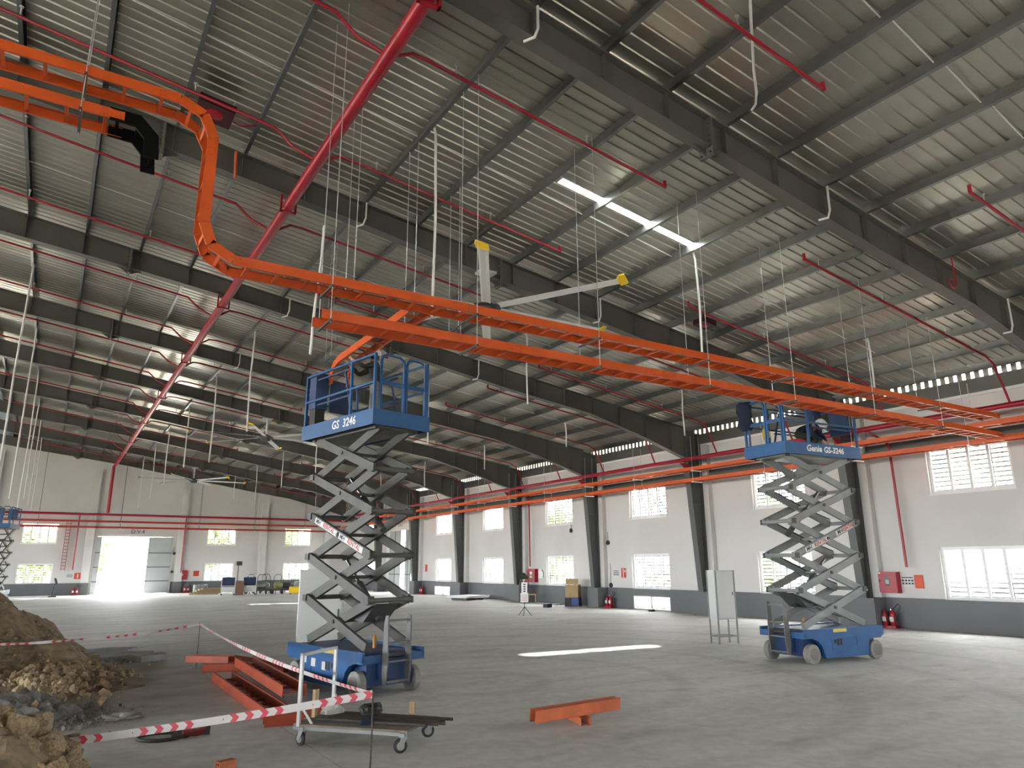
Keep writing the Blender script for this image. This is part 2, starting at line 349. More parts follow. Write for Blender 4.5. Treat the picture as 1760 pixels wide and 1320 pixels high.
# low louvre vents
for k, (a, b, nm) in enumerate([(23.97,26.35,'white louvred floor vent below the window with posters'),(44.75,47.05,'white louvred floor vent in the far bay of the side wall')]):
    o = thing('trim_%d' % (k+1), nm, None, kind='structure')
    mb = MB().box(W-0.04,a,0.02,W+0.1,b,0.05).box(W-0.04,a,0.56,W+0.1,b,0.60).box(W-0.04,a,0.05,W+0.1,a+0.04,0.56).box(W-0.04,b-0.04,0.05,W+0.1,b,0.56).box(W-0.04,(a+b)/2-0.05,0.05,W+0.1,(a+b)/2+0.05,0.56)
    mb.build('frame', M_cab, o)
    for s in range(2):
        y0 = a+0.05 + s*((b-a)/2); y1 = y0 + (b-a)/2 - 0.11
        for j in range(5):
            q = 0.08 + j*0.098
            MB().prism([(W+0.0,y0,q+0.03),(W+0.0,y0,q+0.038),(W+0.09,y0,q-0.012),(W+0.09,y0,q-0.02)],(0,y1-y0,0)).build('louvre_blade', M_cab, o)

# end door: steel leaves, one slid half across
d = thing('door_1', 'tall grey sliding end door standing open to daylight', None, kind='structure')
mb = MB().box(2.72,L-0.10,0,2.93,L+0.05,4.45).box(8.05,L-0.10,0,8.26,L+0.05,4.45).box(2.72,L-0.12,4.25,8.26,L+0.05,4.45); mb.build('door_frame', M_wall, d)
for (a, b) in ((2.86,3.22),(6.43,8.12)):
    leaf = MB().box(a,L-0.19,0.03,b,L-0.125,4.22).build('door_leaf', M_door, d)
    for q in (0.9,1.95,3.0): MB().box(a,L-0.205,q,b,L-0.19,q+0.06).build('rail', M_dgrey, leaf)
d2 = thing('door_2', 'tall grey side door in the far corner standing ajar', None, kind='structure')
mb = MB().box(W-0.06,50.85,0,W+0.1,51.0,4.8).box(W-0.06,55.3,0,W+0.1,55.45,4.8).box(W-0.06,50.85,4.65,W+0.1,55.45,4.8); mb.build('door_frame', M_wall, d2)
for (a, b, xo) in ((53.1,55.28,0.02),(51.02,52.1,-0.06)):
    leaf = MB().box(W+xo-0.08,a,0.03,W+xo-0.02,b,4.63).build('door_leaf', M_door, d2)
    for q in (1.3,2.9): MB().box(W+xo-0.095,a,q,W+xo-0.081,b,q+0.06).build('rail', M_dgrey, leaf)
    MB().box(W+xo-0.095,a+(b-a)*0.5-0.03,0.05,W+xo-0.081,a+(b-a)*0.5+0.03,4.6).build('stile', M_dgrey, leaf)

# roof ------------------------------------------------------------------
ce = thing('ceiling', 'galvanised ribbed sheet roof seen from below', None, kind='structure')
P = 0.2525; SW = 4*P; X0 = -3.35; X1 = 25.1
def zS(x): return zT(x) + 0.205
def sheet_mesh(gap=None):
    mb = MB(); ts = []
    for i in range(4):
        y = i*P
        ts += [(y+0.018,0.026),(y+0.034,0.0),(y+P-0.034,0.0),(y+P-0.018,0.026)]
    ts = [(0.0,0.026)] + ts + [(SW,0.026)]
    xs = [X0, 8.12, 11.85, X1] if gap else [X0, 9.0, X1]
    n = len(ts)
    for x in xs:
        for (y, dz) in ts: mb.v.append(Vector((x, y, zS(x)+dz)))
    for i in range(len(xs)-1):
        for j in range(n-1):
            if gap and i == 1 and j == 2: continue
            mb.f.append([i*n+j, (i+1)*n+j, (i+1)*n+j+1, i*n+j+1]); mb.mi.append(0)
    return mb.mesh('roof_sheet', M_roof, recalc=False)
sm = sheet_mesh(); smg = sheet_mesh(True)
ys = 10.883 - 24*SW
SKY = []
for k in range(78):
    y = ys + k*SW
    gap = k in (24, 51)
    inst('roof_sheet', smg if gap else sm, ce, (0, y, 0))
    if gap:
        xa, xc = 8.12, 11.85
        s = MB().prism([(xa,y+0.03,zS(xa)+0.004),(xc,y+0.03,zS(xc)+0.004),(xc,y+0.03,zS(xc)+0.008),(xa,y+0.03,zS(xa)+0.008)],(0,P-0.06,0)).build('skylight_panel', skyl, ce)
        s['label'] = 'bright translucent skylight strip'
xr = 2*RIDGE
MB().prism([(xr-X0,YB-0.3,zS(X0)),(xr-X1,YB-0.3,zS(X1)),(xr-X1,YB-0.3,zS(X1)+0.05),(xr-X0,YB-0.3,zS(X0)+0.05)],(0,L-YB+0.6,0)).build('far_roof_slope', M_roof, ce)
# ridge monitor
M_mon = mat('monitor_sheet', (0.34,0.37,0.41), 0.4, 0.4)
for sx in (X0, xr-X0):
    MB().box(sx-0.03,YB,zS(X0)-0.25,sx+0.03,L,zS(X0)+0.78).build('monitor_curb', M_mon, ce)
MB().prism([(X0+0.7,YB,12.35),(RIDGE,YB,12.8),(xr-X0-0.7,YB,12.35),(xr-X0-0.7,YB,12.4),(RIDGE,YB,12.85),(X0+0.7,YB,12.4)],(0,L-YB,0)).build('monitor_roof', M_mon, ce)
for ye in (YB, L): MB().box(xr-X0,ye-0.05,11.4,X0,ye+0.05,12.8).build('monitor_end', M_mon, ce)
portal((X0-0.4, 25, 12.2), (0,R(90),0), 0.35, 76); portal((xr-X0+0.4, 25, 12.2), (0,R(-90),0), 0.35, 76)

# purlins
prof = [(0,0),(0.07,0),(0.07,0.025),(0.062,0.025),(0.062,0.008),(0.008,0.008),(0.008,0.192),(0.062,0.192),(0.062,0.175),(0.07,0.175),(0.07,0.2),(0,0.2)]
pm = MB().prism([(x,YB,z) for x,z in prof],(0,L-YB-0.1,0)).mesh('purlin', M_purl)
for k, x in enumerate(reversed(PUR)):
    o = inst('purlin', pm, None, (x, 0, zT(x)+0.004), (0, math.atan(0.147), 0))
    tag(o, ('%s steel roof purlin counting from the right-hand side wall' % ORD[k]), 'purlin', 'long purlins under the roof sheets')
# eave beam
eb = thing('eave_beam', 'dark eave beam along the top of the side wall', 'beam')
MB().box(W+0.02,YB,6.96,W+0.10,L,7.40).build('beam', M_steel, eb)
mb = MB()
for k in range(int((L-YB)/P)): mb.box(W+0.02,YB+k*P+0.01,7.40,W+0.05,YB+k*P+0.155,7.612)
mb.build('rib_closures', M_purl, eb, kind='stuff')

# rafters ---------------------------------------------------------------
BOT = [(22.06,6.25),(19.4,7.05),(17.0,7.65),(13.4,8.15),(8.6,8.95),(4.5,9.62),(0.9,10.10),(-2.5,10.5),(RIDGE,10.95)]
def zB(x):
    for (x1,z1),(x0,z0) in zip(BOT[:-1],BOT[1:]):
        if x0 <= x <= x1: return z0 + (z1-z0)*(x-x0)/(x1-x0)
    return 6.25
def build_rafter():
    root = thing('roof_rafter', '', 'rafter', (0,0,0), 0, 'tapered rafters across the hall')
    top = [(RIDGE, zT(RIDGE)-0.016), (22.06, zT(22.06)-0.016)]
    poly = [(x,-0.007,z) for x,z in BOT] + [(x,-0.007,z) for x,z in top]
    mir = [(2*RIDGE-x,y,z) for x,y,z in poly]
    mb = MB().prism(poly,(0,0.014,0)).prism(mir,(0,0.014,0)); mb.build('web', M_steel, root)
    for nm, pts in (('bottom_flange', BOT), ('top_flange', [(22.06,zT(22.06)-0.012),(RIDGE,zT(RIDGE)-0.012)])):
        mb = MB()
        for (xa,za),(xc,zc) in zip(pts[:-1],pts[1:]):
            for m_ in (1,-1):
                f = (lambda x: x) if m_ > 0 else (lambda x: 2*RIDGE-x)
                mb.bar((f(xa),0,za),(f(xc),0,zc),0.26,0.018,(0,0,1))
        mb.build(nm, M_steel, root)
    for x in PUR:
        if x < -3: continue
        MB().box(x-0.005,-0.11,zB(x)+0.01,x+0.005,0.11,zT(x)-0.02).build('stiffener', M_steel, root)
    for x in (0.9, 8.75):
        mb = MB().box(x-0.028,-0.15,zB(x)-0.16,x+0.028,0.15,zT(x)-0.03)
        mb.prism([(x-0.03,-0.006,zB(x)-0.15),(x-0.03,-0.006,zB(x)),(x-0.32,-0.006,zB(x)+0.02)],(0,0.012,0)).prism([(x+0.03,-0.006,zB(x)-0.15),(x+0.03,-0.006,zB(x)),(x+0.32,-0.006,zB(x)-0.05)],(0,0.012,0))
        ep = mb.build('end_plate', M_steel, root)
        mb = MB()
        for i in range(6):
            z = zB(x)-0.1+i*(zT(x)-zB(x)-0.05)/5
            for y in (-0.1,0.1): mb.cyl((x-0.06,y,z),(x+0.06,y,z),0.018,6)
        mb.build('bolts', M_dgrey, ep, kind='stuff')
    return root
raf = build_rafter()
def build_column():
    root = thing('steel_column', '', 'column', (0,0,0), 0, 'tapered columns along the side wall')
    MB().prism([(22.46,-0.006,0.92),(22.80,-0.006,0.92),(22.80,-0.006,7.38),(22.06,-0.006,7.5),(22.06,-0.006,6.25)],(0,0.012,0)).build('web', M_col, root)
    MB().bar((22.45,0,0.92),(22.05,0,6.25),0.27,0.018,(1,0,0)).bar((22.05,0,6.25),(22.05,0,7.45),0.27,0.018,(1,0,0)).build('inner_flange', M_col, root)
    MB().box(22.805,-0.135,0.92,22.825,0.135,7.38).build('outer_flange', M_col, root)
    MB().box(22.40,-0.17,0.90,22.835,0.17,0.92).build('base_plate', M_col, root)
    for z in (2.3, 4.4, 6.25): MB().box(22.46-0.4*(z-0.92)/5.33+0.02,-0.12,z,22.80,0.12,z+0.012).build('stiffener', M_col, root)
    return root
colm = build_column()
for k, y in enumerate(FRAMES):
    r_ = raf if k == 0 else copy_tree(raf); r_.location = (0,y,0)
    r_['label'] = ('dark tapered roof rafter directly overhead, nearest the viewer' if k == 0 else 'dark tapered roof rafter, %s counted from the camera' % ORD[k])
    if k < 9:
        c_ = colm if k == 0 else copy_tree(colm); c_.location = (0,y,0)
        c_['label'] = ('dark tapered wall column beyond the right edge' if k == 0 else 'dark tapered steel column at the side wall, %s from the right edge' % ORD[k])
# sag rods between purlins at mid bay
for k in range(9):
    y = 4.5 + 7.0*k
    mb = MB()
    for a, b in zip(PUR[1:-1], PUR[2:]): mb.cyl((a+0.012,y,zT(a)+0.07),(b-0.004,y+0.10,zT(b)+0.11),0.012,6)
    o = mb.build('sag_rod', M_white); tag(o, 'thin bright tie rods between purlins, %s bay from the camera' % ORD[k], 'rod', 'tie rods of the roof bays')
# outdoor trees
lp = MB()
for i in range(900):
    t = random.random()*6.283; u = random.uniform(-0.75,1); rr = math.sqrt(max(0,1-u*u)) if abs(u)<1 else 0
    c = Vector((math.cos(t)*rr, math.sin(t)*rr, u)) * random.uniform(0.55,1.08)
    c += Vector((noise.noise(c*2.2), noise.noise(c*2.2+Vector((5,0,0))), noise.noise(c*2.2+Vector((0,9,0)))))*0.25
    a = Vector((random.gauss(0,1),random.gauss(0,1),random.gauss(0,1))).normalized(); b = a.orthogonal().normalized()
    s = random.uniform(0.06,0.11); n_ = a.cross(b)
    lp.add([c-a*s*1.6, c+b*s+n_*s*0.3, c+a*s*1.6, c-b*s+n_*s*0.3], [(0,1,2,3)])
crown = lp.mesh('crown', M_green, recalc=False)
trunk = MB().tube([(0,0,-2.9),(0.05,0.03,-1.2),(0,0,0.3)],0.09,8,rs=[0.12,0.09,0.05]).mesh('trunk', M_wood)
for k, (x,y,s,z,lab) in enumerate([(-1.5,76,2.3,2.8,'green tree outside the leftmost end window'),(2.6,82,2.4,3.6,'green tree outside the open end door'),(11.8,77,3.0,4.4,'green tree outside the end windows right of the door'),(19.3,79,3.0,4.6,'green tree outside the end window nearest the corner'),(36,52,3.0,3.4,'green tree outside the corner side door'),(37,32,3.4,3.5,'green tree outside the side windows above the tan carton'),(37,22,3.0,3.3,'green tree outside the side window behind the right-hand lift'),(36,11.5,2.6,3.6,'green tree outside the side window by the hose cabinet')]):
    t = thing('tree', lab, 'tree', (x,y,z), k*1.1, 'trees outside the hall'); t.scale = (s,s,s*1.05)
    # trunk reaches the yard
    inst('crown', crown, t); tr = inst('trunk', trunk, t); tr.scale = (1,1,(z+0.2)/(2.9*s*1.05))
# ================================================================== services under the roof
# --- red sprinkler main along the hall and its branches
def uclamp(mb, x, y, z, r):
    mb.box(x-r-0.05,y-0.04,z-r-0.035,x+r+0.05,y+0.04,z-r-0.004).box(x-r-0.055,y-0.04,z-r-0.035,x-r-0.02,y+0.04,z+0.32).box(x+r+0.02,y-0.04,z-r-0.035,x+r+0.055,y+0.04,z+0.32)
PX, PZ = 3.45, 9.55
t = thing('sprinkler_main', 'thick red sprinkler main running the length of the hall under the rafters', 'pipe')
mb = MB().tube([(PX,YB+0.3,PZ),(PX,62.7,PZ),(PX-0.1,62.95,PZ-0.1),(PX-0.1,62.95,5.95)],0.115,14); mb.build('pipe', M_red, t, smooth=True)
for y in FRAMES[1:]:
    if y > 62: continue
    mb = MB(); uclamp(mb, PX, y, PZ, 0.118); mb.build('bracket', M_red, t)
for k, y in enumerate([9.05+3.5*i for i in range(-1,16)]):
    nm = ORD[k]
    for side in (1,-1):
        if side > 0: pts = [(PX+0.08,y,PZ+0.05),(PX+0.45,y+0.12,zS(PX+0.4)-0.55),(PX+0.75,y+0.14,zS(PX+0.75)-0.50),(9.3,y+0.14,zS(9.3)-0.50)]
        else: pts = [(PX-0.08,y,PZ+0.05),(PX-0.45,y+0.12,zS(PX-0.4)-0.75),(PX-0.8,y+0.14,zS(PX-0.8)-0.50),(-3.2,y+0.14,zS(-3.2)-0.50)]
        t = thing('sprinkler_branch', 'thin red sprinkler branch on the %s of the main pipe, %s from the camera' % ('right' if side>0 else 'left', nm), 'pipe', group='branches of the long sprinkler main')
        MB().tube(pts, 0.030, 8).build('pipe', M_red, t, smooth=True)
        xs = [4.7,7.4] if side > 0 else [1.2,-1.5]
        for x in xs:
            MB().cyl((x,y+0.14,zS(x)-0.47),(x,y+0.14,zS(x)-0.32),0.014,6).cyl((x,y+0.14,zS(x)-0.32),(x,y+0.14,zS(x)-0.30),0.035,8).build('sprinkler_head', M_galv, t)
        xe = pts[-1][0]
        if side > 0: MB().cyl((xe,y+0.14,zS(xe)-0.52),(xe,y+0.14,zS(xe)-0.38),0.034,8).build('end_cap', M_red, t)
# --- wall main and its branches
t = thing('sprinkler_wall_main', 'thick red sprinkler pipe along the top of the side wall', 'pipe')
MB().tube([(21.75,YB+0.3,6.16),(21.75,62.9,6.16)],0.085,12).build('pipe', M_red, t, smooth=True)
for y in FRAMES[:-1]:
    MB().prism([(21.62,y-0.15,6.04),(22.05,y-0.15,6.04),(22.05,y-0.15,5.72),(21.97,y-0.15,5.72)],(0,0.05,0)).build('bracket', M_red, t)
for k, y in enumerate([5.6+3.5*i for i in range(-1,17)]):
    t = thing('wall_sprinkler_branch', 'thin red sprinkler branch climbing from the side wall pipe, %s from the right edge' % ORD[k], 'pipe', group='branches of the wall sprinkler pipe')
    pts = [(21.75,y,6.2),(21.3,y+0.05,zS(21.3)-0.62),(20.9,y+0.05,zS(20.9)-0.5),(13.4,y+0.05,zS(13.4)-0.5)]
    MB().tube(pts,0.030,8).build('pipe', M_red, t, smooth=True)
    for x in (19.0,16.3,13.9): MB().cyl((x,y+0.05,zS(x)-0.47),(x,y+0.05,zS(x)-0.34),0.014,6).cyl((x,y+0.05,zS(x)-0.34),(x,y+0.05,zS(x)-0.32),0.035,8).build('sprinkler_head', M_galv, t)
    MB().cyl((13.4,y+0.05,zS(13.4)-0.52),(13.4,y+0.05,zS(13.4)-0.36),0.034,8).build('end_cap', M_red, t)
# --- end wall main
o = MB().tube([(-8,63.2,5.84),(21.6,63.2,5.84)],0.085,12).build('sprinkler_end_main', M_red, smooth=True); tag(o, 'thick red pipe across the end wall, topmost of three red lines', 'pipe')
for (x, z0, z1, lab) in ((1.57,1.8,5.75,'thin red vertical pipe on the end wall left of the open door'),(8.92,1.55,5.75,'thin red vertical pipe above the end wall hose cabinet')):
    o = MB().tube([(x,63.36,z1),(x,63.36,z0)],0.045,8).build('riser_pipe', M_red, smooth=True); tag(o, lab, 'pipe')
for (y, zt, zb, lab) in ((13.2,5.0,1.86,'thin red vertical pipe above the large hose cabinet'),(34.6,6.1,1.9,'thin red vertical pipe beside the column above the far hose cabinet')):
    pts = [(21.75,y+0.15,6.1),(22.4,y+0.15,5.95),(22.78,y+0.15,5.9),(22.78,y+0.05,5.6),(22.78,y,zb)]
    o = MB().tube(pts,0.04,8).build('riser_pipe', M_red, smooth=True); tag(o, lab, 'pipe')

# --- orange ladder trays
def rail_mesh(length, h=0.135, left=True, m=None):
    """C channel along +X, back at y=0 facing -y (flanges to +y)"""
    w = 0.03; s = 1 if left else -1; t_ = 0.006
    pr = [(0,-h/2),(w,-h/2),(w,-h/2+t_),(t_,-h/2+t_),(t_,h/2-t_),(w,h/2-t_),(w,h/2),(0,h/2)]
    return MB().prism([(0,s*a,b) for a,b in pr],(length,0,0)).mesh('side_rail', m or M_orange)
def bolt_cluster(mb, M, side):
    for i in (-0.10,-0.05,0.05,0.10):
        for j in (-0.03,0.03):
            a = M @ Vector((i, side*0.004, j)); b = M @ Vector((i, -side*0.012, j)); mb.cyl(a, b, 0.008, 6)
M_endt = mat('backlit_orange_tray', (0.34,0.035,0.016), 0.45)  # orange trays against the light; backlit darkness is put into the colour
def tray(name, label, segs, width, pitch=0.4, group=None, joints=True, m=None):
    m = m or M_orange
    """segs: list of straight 3-D runs ((p,q,up)); rails either side, rungs between"""
    root = thing(name, label, 'cable tray', group=group)
    rung_me = MB().box(-0.02,0.01,-0.02,0.02,width-0.01,0.012).mesh('rung', m)
    for si, (p, q, up) in enumerate(segs):
        p = Vector(p); q = Vector(q); d = (q-p); ln = d.length; d = d/ln; u = Vector(up).normalized(); y = u.cross(d).normalized()
        M = Matrix((d, y, u)).transposed().to_4x4(); M.translation = p - y*width/2
        M2 = M.copy(); M2.translation = p + y*width/2
        a = inst('side_rail', rail_mesh(ln, m=m), root); a.matrix_local = M
        b = inst('side_rail', rail_mesh(ln, left=False, m=m), root); b.matrix_local = M2
        n = max(1, int(ln/pitch))
        if ln > 0.25:
            for i in range(n):
                c = inst('rung', rung_me, root); Mr = M.copy(); Mr.translation = M @ Vector(((i+0.5)*ln/n, 0, -0.03)); c.matrix_local = Mr
        if joints and ln > 1.0:
            nb = max(1, int(ln/3.0))
            for i in range(nb+1):
                xx = min(max(ln*i/nb, 0.14), ln-0.14)
                mb = MB(); 
                mb.box(xx-0.14,-0.006,-0.055,xx+0.14,-0.0005,0.055, M)
                bolt_cluster(mb, M @ Matrix.Translation((xx,-0.008,0)), 1)
                mb.build('splice_plate', [M_orange], root, kind='stuff')
    return root
TY = 9.5; TW = 0.44
UP = (0,0,1)
tray('cable_tray', 'bright orange upper cable tray that drops down and runs on to the side wall',
     [((-4.0,TY,7.95),(0.72,TY,7.95),UP),((0.72,TY,7.95),(1.02,TY,7.82),(0.4,0,0.92)),((1.02,TY,7.82),(1.16,TY,7.55),(0.9,0,0.45)),((1.16,TY,7.55),(1.16,TY,6.30),(1,0,0)),
      ((1.16,TY,6.30),(1.26,TY,6.02),(0.92,0,0.4)),((1.26,TY,6.02),(1.55,TY,5.86),(0.45,0,0.9)),((1.55,TY,5.86),(21.45,TY,5.84),UP)], TW, group='orange trays crossing the hall')
tray('cable_tray', 'bright orange lower tray at top left ending in a black elbow', [((-4.0,TY,7.46),(0.12,TY,7.46),UP)], TW, group='orange trays crossing the hall')
tray('cable_tray', 'orange lower cable tray running from the left-hand lift to the side wall', [((2.75,TY,5.35),(21.45,TY,5.33),UP)], TW, group='orange trays crossing the hall')
# black elbow
M_jet = mat('jet_black_paint', (0.003,0.003,0.003), 0.6, spec=0.08)
t = thing('tray_elbow', 'black cable tray elbow bolted to the end of the orange tray', 'tray elbow')
for y in (TY-0.22, TY+0.20):
    MB().prism([(-0.04,y,7.545),(0.30,y,7.54),(0.52,y,7.32),(0.55,y,7.00),(0.38,y,7.00),(0.36,y,7.24),(0.24,y,7.37),(-0.04,y,7.38)],(0,0.03,0)).build('side_plate', M_jet, t)
for (x,z) in ((0.05,7.45),(0.28,7.44),(0.45,7.26),(0.47,7.08)): MB().box(x-0.02,TY-0.2,z-0.02,x+0.02,TY+0.2,z+0.01).build('rung', M_jet, t)
# branch toward the left-hand lift
tray('cable_tray', 'short orange branch tray the worker is fitting above the left-hand lift',
     [((4.40,9.75,5.84),(4.40,13.0,5.84),UP),((4.40,13.0,5.84),(4.40,13.28,5.78),(0,0.25,0.95)),((4.40,13.28,5.78),(4.40,13.4,5.62),(0,0.9,0.5)),((4.40,13.4,5.62),(4.40,13.4,5.42),(0,1,0))], 0.36, joints=False)
tray('cable_tray', 'upper orange cable tray along the side wall', [((21.7,YB+1,5.72),(21.7,62.9,5.72),UP)], 0.36, 0.45, group='trays along the walls', joints=False)
tray('cable_tray', 'lower orange cable tray along the side wall', [((21.7,YB+1,5.27),(21.7,62.9,5.27),UP)], 0.36, 0.45, group='trays along the walls', joints=False)
tray('cable_tray', 'upper backlit orange cable tray across the end wall', [((-8,63.15,5.33),(21.5,63.15,5.33),UP)], 0.3, 0.6, group='trays along the walls', joints=False, m=M_endt)
tray('cable_tray', 'lower backlit orange cable tray across the end wall', [((-8,63.15,4.90),(21.5,63.15,4.90),UP)], 0.3, 0.6, group='trays along the walls', joints=False, m=M_endt)
tray('cable_tray', 'vertical backlit orange cable ladder on the end wall left of the door', [((0.95,63.45,5.25),(0.95,63.45,1.75),(0,-1,0))], 0.30, 0.22, joints=False, m=M_endt)

# --- trapeze hangers on threaded rods
def hanger(name, label, x, ys, ztop, zbars, group, along='x', r=0.007):
    t = thing(name, label, 'hanger', (x, ys[0], 0), 0, group)
    for y in ys: MB().cyl((0,y-ys[0],min(zbars)-0.03),(0,y-ys[0],ztop),r,6).build('rod', M_galv, t)
    for z in zbars: MB().box(-0.016,-0.03,z-0.015,0.016,ys[-1]-ys[0]+0.03,z+0.015).build('cross_bar', M_dgrey, t)
    return t
for k, x in enumerate([2.86, 5.15, 7.55, 10.2, 12.7, 15.5, 18.35]):
    hanger('tray_hanger', 'thin rod hanger carrying the two crossing trays, %s from the left' % (['first']+ORD[1:])[k], x, [TY-0.27, TY+0.27], zT(x)+0.01, [5.755, 5.255], 'rod hangers of the crossing trays')
for k, x in enumerate([-1.6,-0.35]):
    hanger('tray_hanger', 'rod hanger with clamp plates on the trays at top left' if k else 'rod hanger of the trays at the left edge', x, [TY-0.27, TY+0.27], zT(x)+0.01, [7.86,7.37], 'rod hangers of the upper left trays')
for k, (x, y) in enumerate([(5.14,11.6),(3.80,11.1),(6.48,12.4),(5.14,16.4)]):
    hanger('spare_rod_hanger', ['empty pair of thin threaded rods left of the big fan','empty pair of thin rods below the second purlin gap','empty pair of thin rods beside the white conduit','empty pair of thin rods beyond the second rafter'][k], x, [y, y+0.42], zT(x)+0.01, [6.4+0.15*k], 'spare rod hangers')
for k in range(17):
    y = 3.2 + 3.5*k
    t = thing('wall_tray_hanger', 'white trapeze hanger of the side wall trays, %s from the right edge' % ORD[k], 'hanger', (21.7,y,0), 0, 'white hangers of the side wall trays')
    for x in (-0.22,0.22): MB().cyl((x,0,5.15),(x,0,zB(21.5)+0.6 if abs((y-0.6)%7) > 0.4 else 6.2),0.007,6).build('rod', M_galv, t)
    for z in (5.625,5.175): MB().box(-0.27,-0.03,z-0.02,0.27,0.03,z+0.02).build('cross_bar', M_white, t)
for k, x in enumerate([-1.0, 4.3, 9.9, 14.2, 18.4]):
    t = thing('end_tray_hanger', 'rod hanger of the end wall pipes, %s from the left' % (['first']+ORD[1:])[k], 'hanger', (x,63.15,0), 0, 'rod hangers on the end wall')
    for y in (-0.2,0.2): MB().cyl((0,y,4.8),(0,y,zT(x)+0.02),0.012,6).build('rod', M_dgrey, t)
    for z in (5.24,4.81): MB().box(-0.03,-0.24,z-0.02,0.03,0.24,z+0.02).build('cross_bar', M_white, t)

# --- white conduit drops
def conduit(label, pts, r=0.022, grp='white conduit drops'):
    o = MB().tube(pts, r, 8).build('conduit', M_white, smooth=True); return tag(o, label, 'conduit', grp)
drops = []
for ci, (cx, cl) in enumerate(((-1.5,'left'),(5.2,'left-centre'),(11.95,'right-centre'),(18.6,'right'))):
    for k in range(8):
        y = 11.0 + 7.15*k
        if y > 62: continue
        if cx == -1.5 and k < 2: continue
        zb = {-1.5: 3.9 + 0.35*(k-2), 5.2: 6.25, 11.95: 6.6, 18.6: 6.4}[cx] + (0.2*((k*7+ci*3) % 4) if k else 0)
        if cx == 5.2 and k == 1: continue
        j = 0.06*math.sin(k*2.1+ci)
        z0 = zT(cx)+0.05
        conduit('white conduit dropping from the %s row of purlins, %s from the camera' % (cl, ORD[k]), [(cx,y+0.12,z0+0.1),(cx,y+0.03,z0-0.02),(cx+j*0.3,y,z0-0.2),(cx+j,y,(z0+zb)/2),(cx+j*0.4,y,zb)], 0.026 if k < 2 else 0.03)
conduit('white conduit dropping beside the left end of the lower crossing tray', [(2.86,9.80,6.9),(2.85,9.81,6.3),(2.80,9.82,5.6),(2.78,9.82,4.9)], 0.02)
t = conduit('pair of white conduits curving to a purlin at upper right', [(6.45,4.70,9.76),(7.03,5.15,9.67),(7.65,5.65,9.58),(8.38,6.23,9.47),(8.81,6.54,9.41),(9.0,6.72,9.38),(9.10,6.88,9.40)], 0.02)
for k, (x,y) in enumerate([(5.1,7.6),(5.11,14.6),(11.8,7.6),(11.85,14.6),(18.5,7.6),(5.3,21.6),(12.0,21.6),(5.3,28.6)]):
    z = zT(x)
    conduit('short white conduit bent round the rafter, ' + ['top centre beside the nearest rafter','left of the big fan','right of the skylight strip','right of the big fan','far right edge','third rafter left','third rafter right','fourth rafter left'][k],
            [(x+0.03,y-0.18,z-0.02),(x+0.03,y-0.18,zB(x)+0.12),(x-0.02,y-0.16,zB(x)-0.04),(x-0.12,y-0.02,zB(x)-0.06)], 0.022, 'short bent conduits at the rafters')
# orange sleeves / red loop under rafters
o = MB().tube([(2.25,14.35,10.35),(2.28,14.35,9.75)],0.03,8).build('cable_sleeve', M_orange2, smooth=True); tag(o, 'short faded orange sleeve hanging at the rafter left of the red main', 'sleeve')
pts = [(15.9,7.3,8.5),(15.95,7.3,7.9)] + [(15.8+0.13*math.cos(a),7.3,7.83+0.1*math.sin(a)) for a in [0.3-6.0*i/12 for i in range(13)]]
o = MB().tube(pts,0.016,6).build('cable_loop', M_red, smooth=True); tag(o, 'red cable loop hanging under the nearest rafter at right', 'cable')

BX2 = (14.65,13.3)
# --- dark red boxes under the roof
for k, (x,y,lab) in enumerate([(1.62,13.2,'dark red square speaker box under the roof at upper left'),(BX2[0],BX2[1],'dark red box hanging at the purlins right of centre')]):
    z = zS(x)-0.44; s = 1.0 if k == 0 else 0.7
    t = thing('roof_box', lab, 'box', (x,y,z), 0, 'dark red roof boxes'); t.rotation_euler = (0,math.atan(0.147),0)
    M_db = mat('dark_red_box', (0.045,0.008,0.010), 0.5)
    MB().box(-0.33*s,-0.3*s,0,0.33*s,0.3*s,0.16).build('body', M_db, t)
    MB().lathe([(0.13*s,-0.012),(0.16*s,0.0),(0.10*s,0.004)],20).build('cone', M_red, t, smooth=True)
    for sx in (-1,1):
        MB().cyl((sx*0.28*s,0,0.16),(sx*0.28*s,0,0.44),0.012,6).build('hanger', M_galv, t)
    MB().tube([(0.33*s,0.1,0.1),(0.5*s,0.2,0.12),(0.8*s,0.2,0.3)],0.012,6).build('cable', M_red, t)

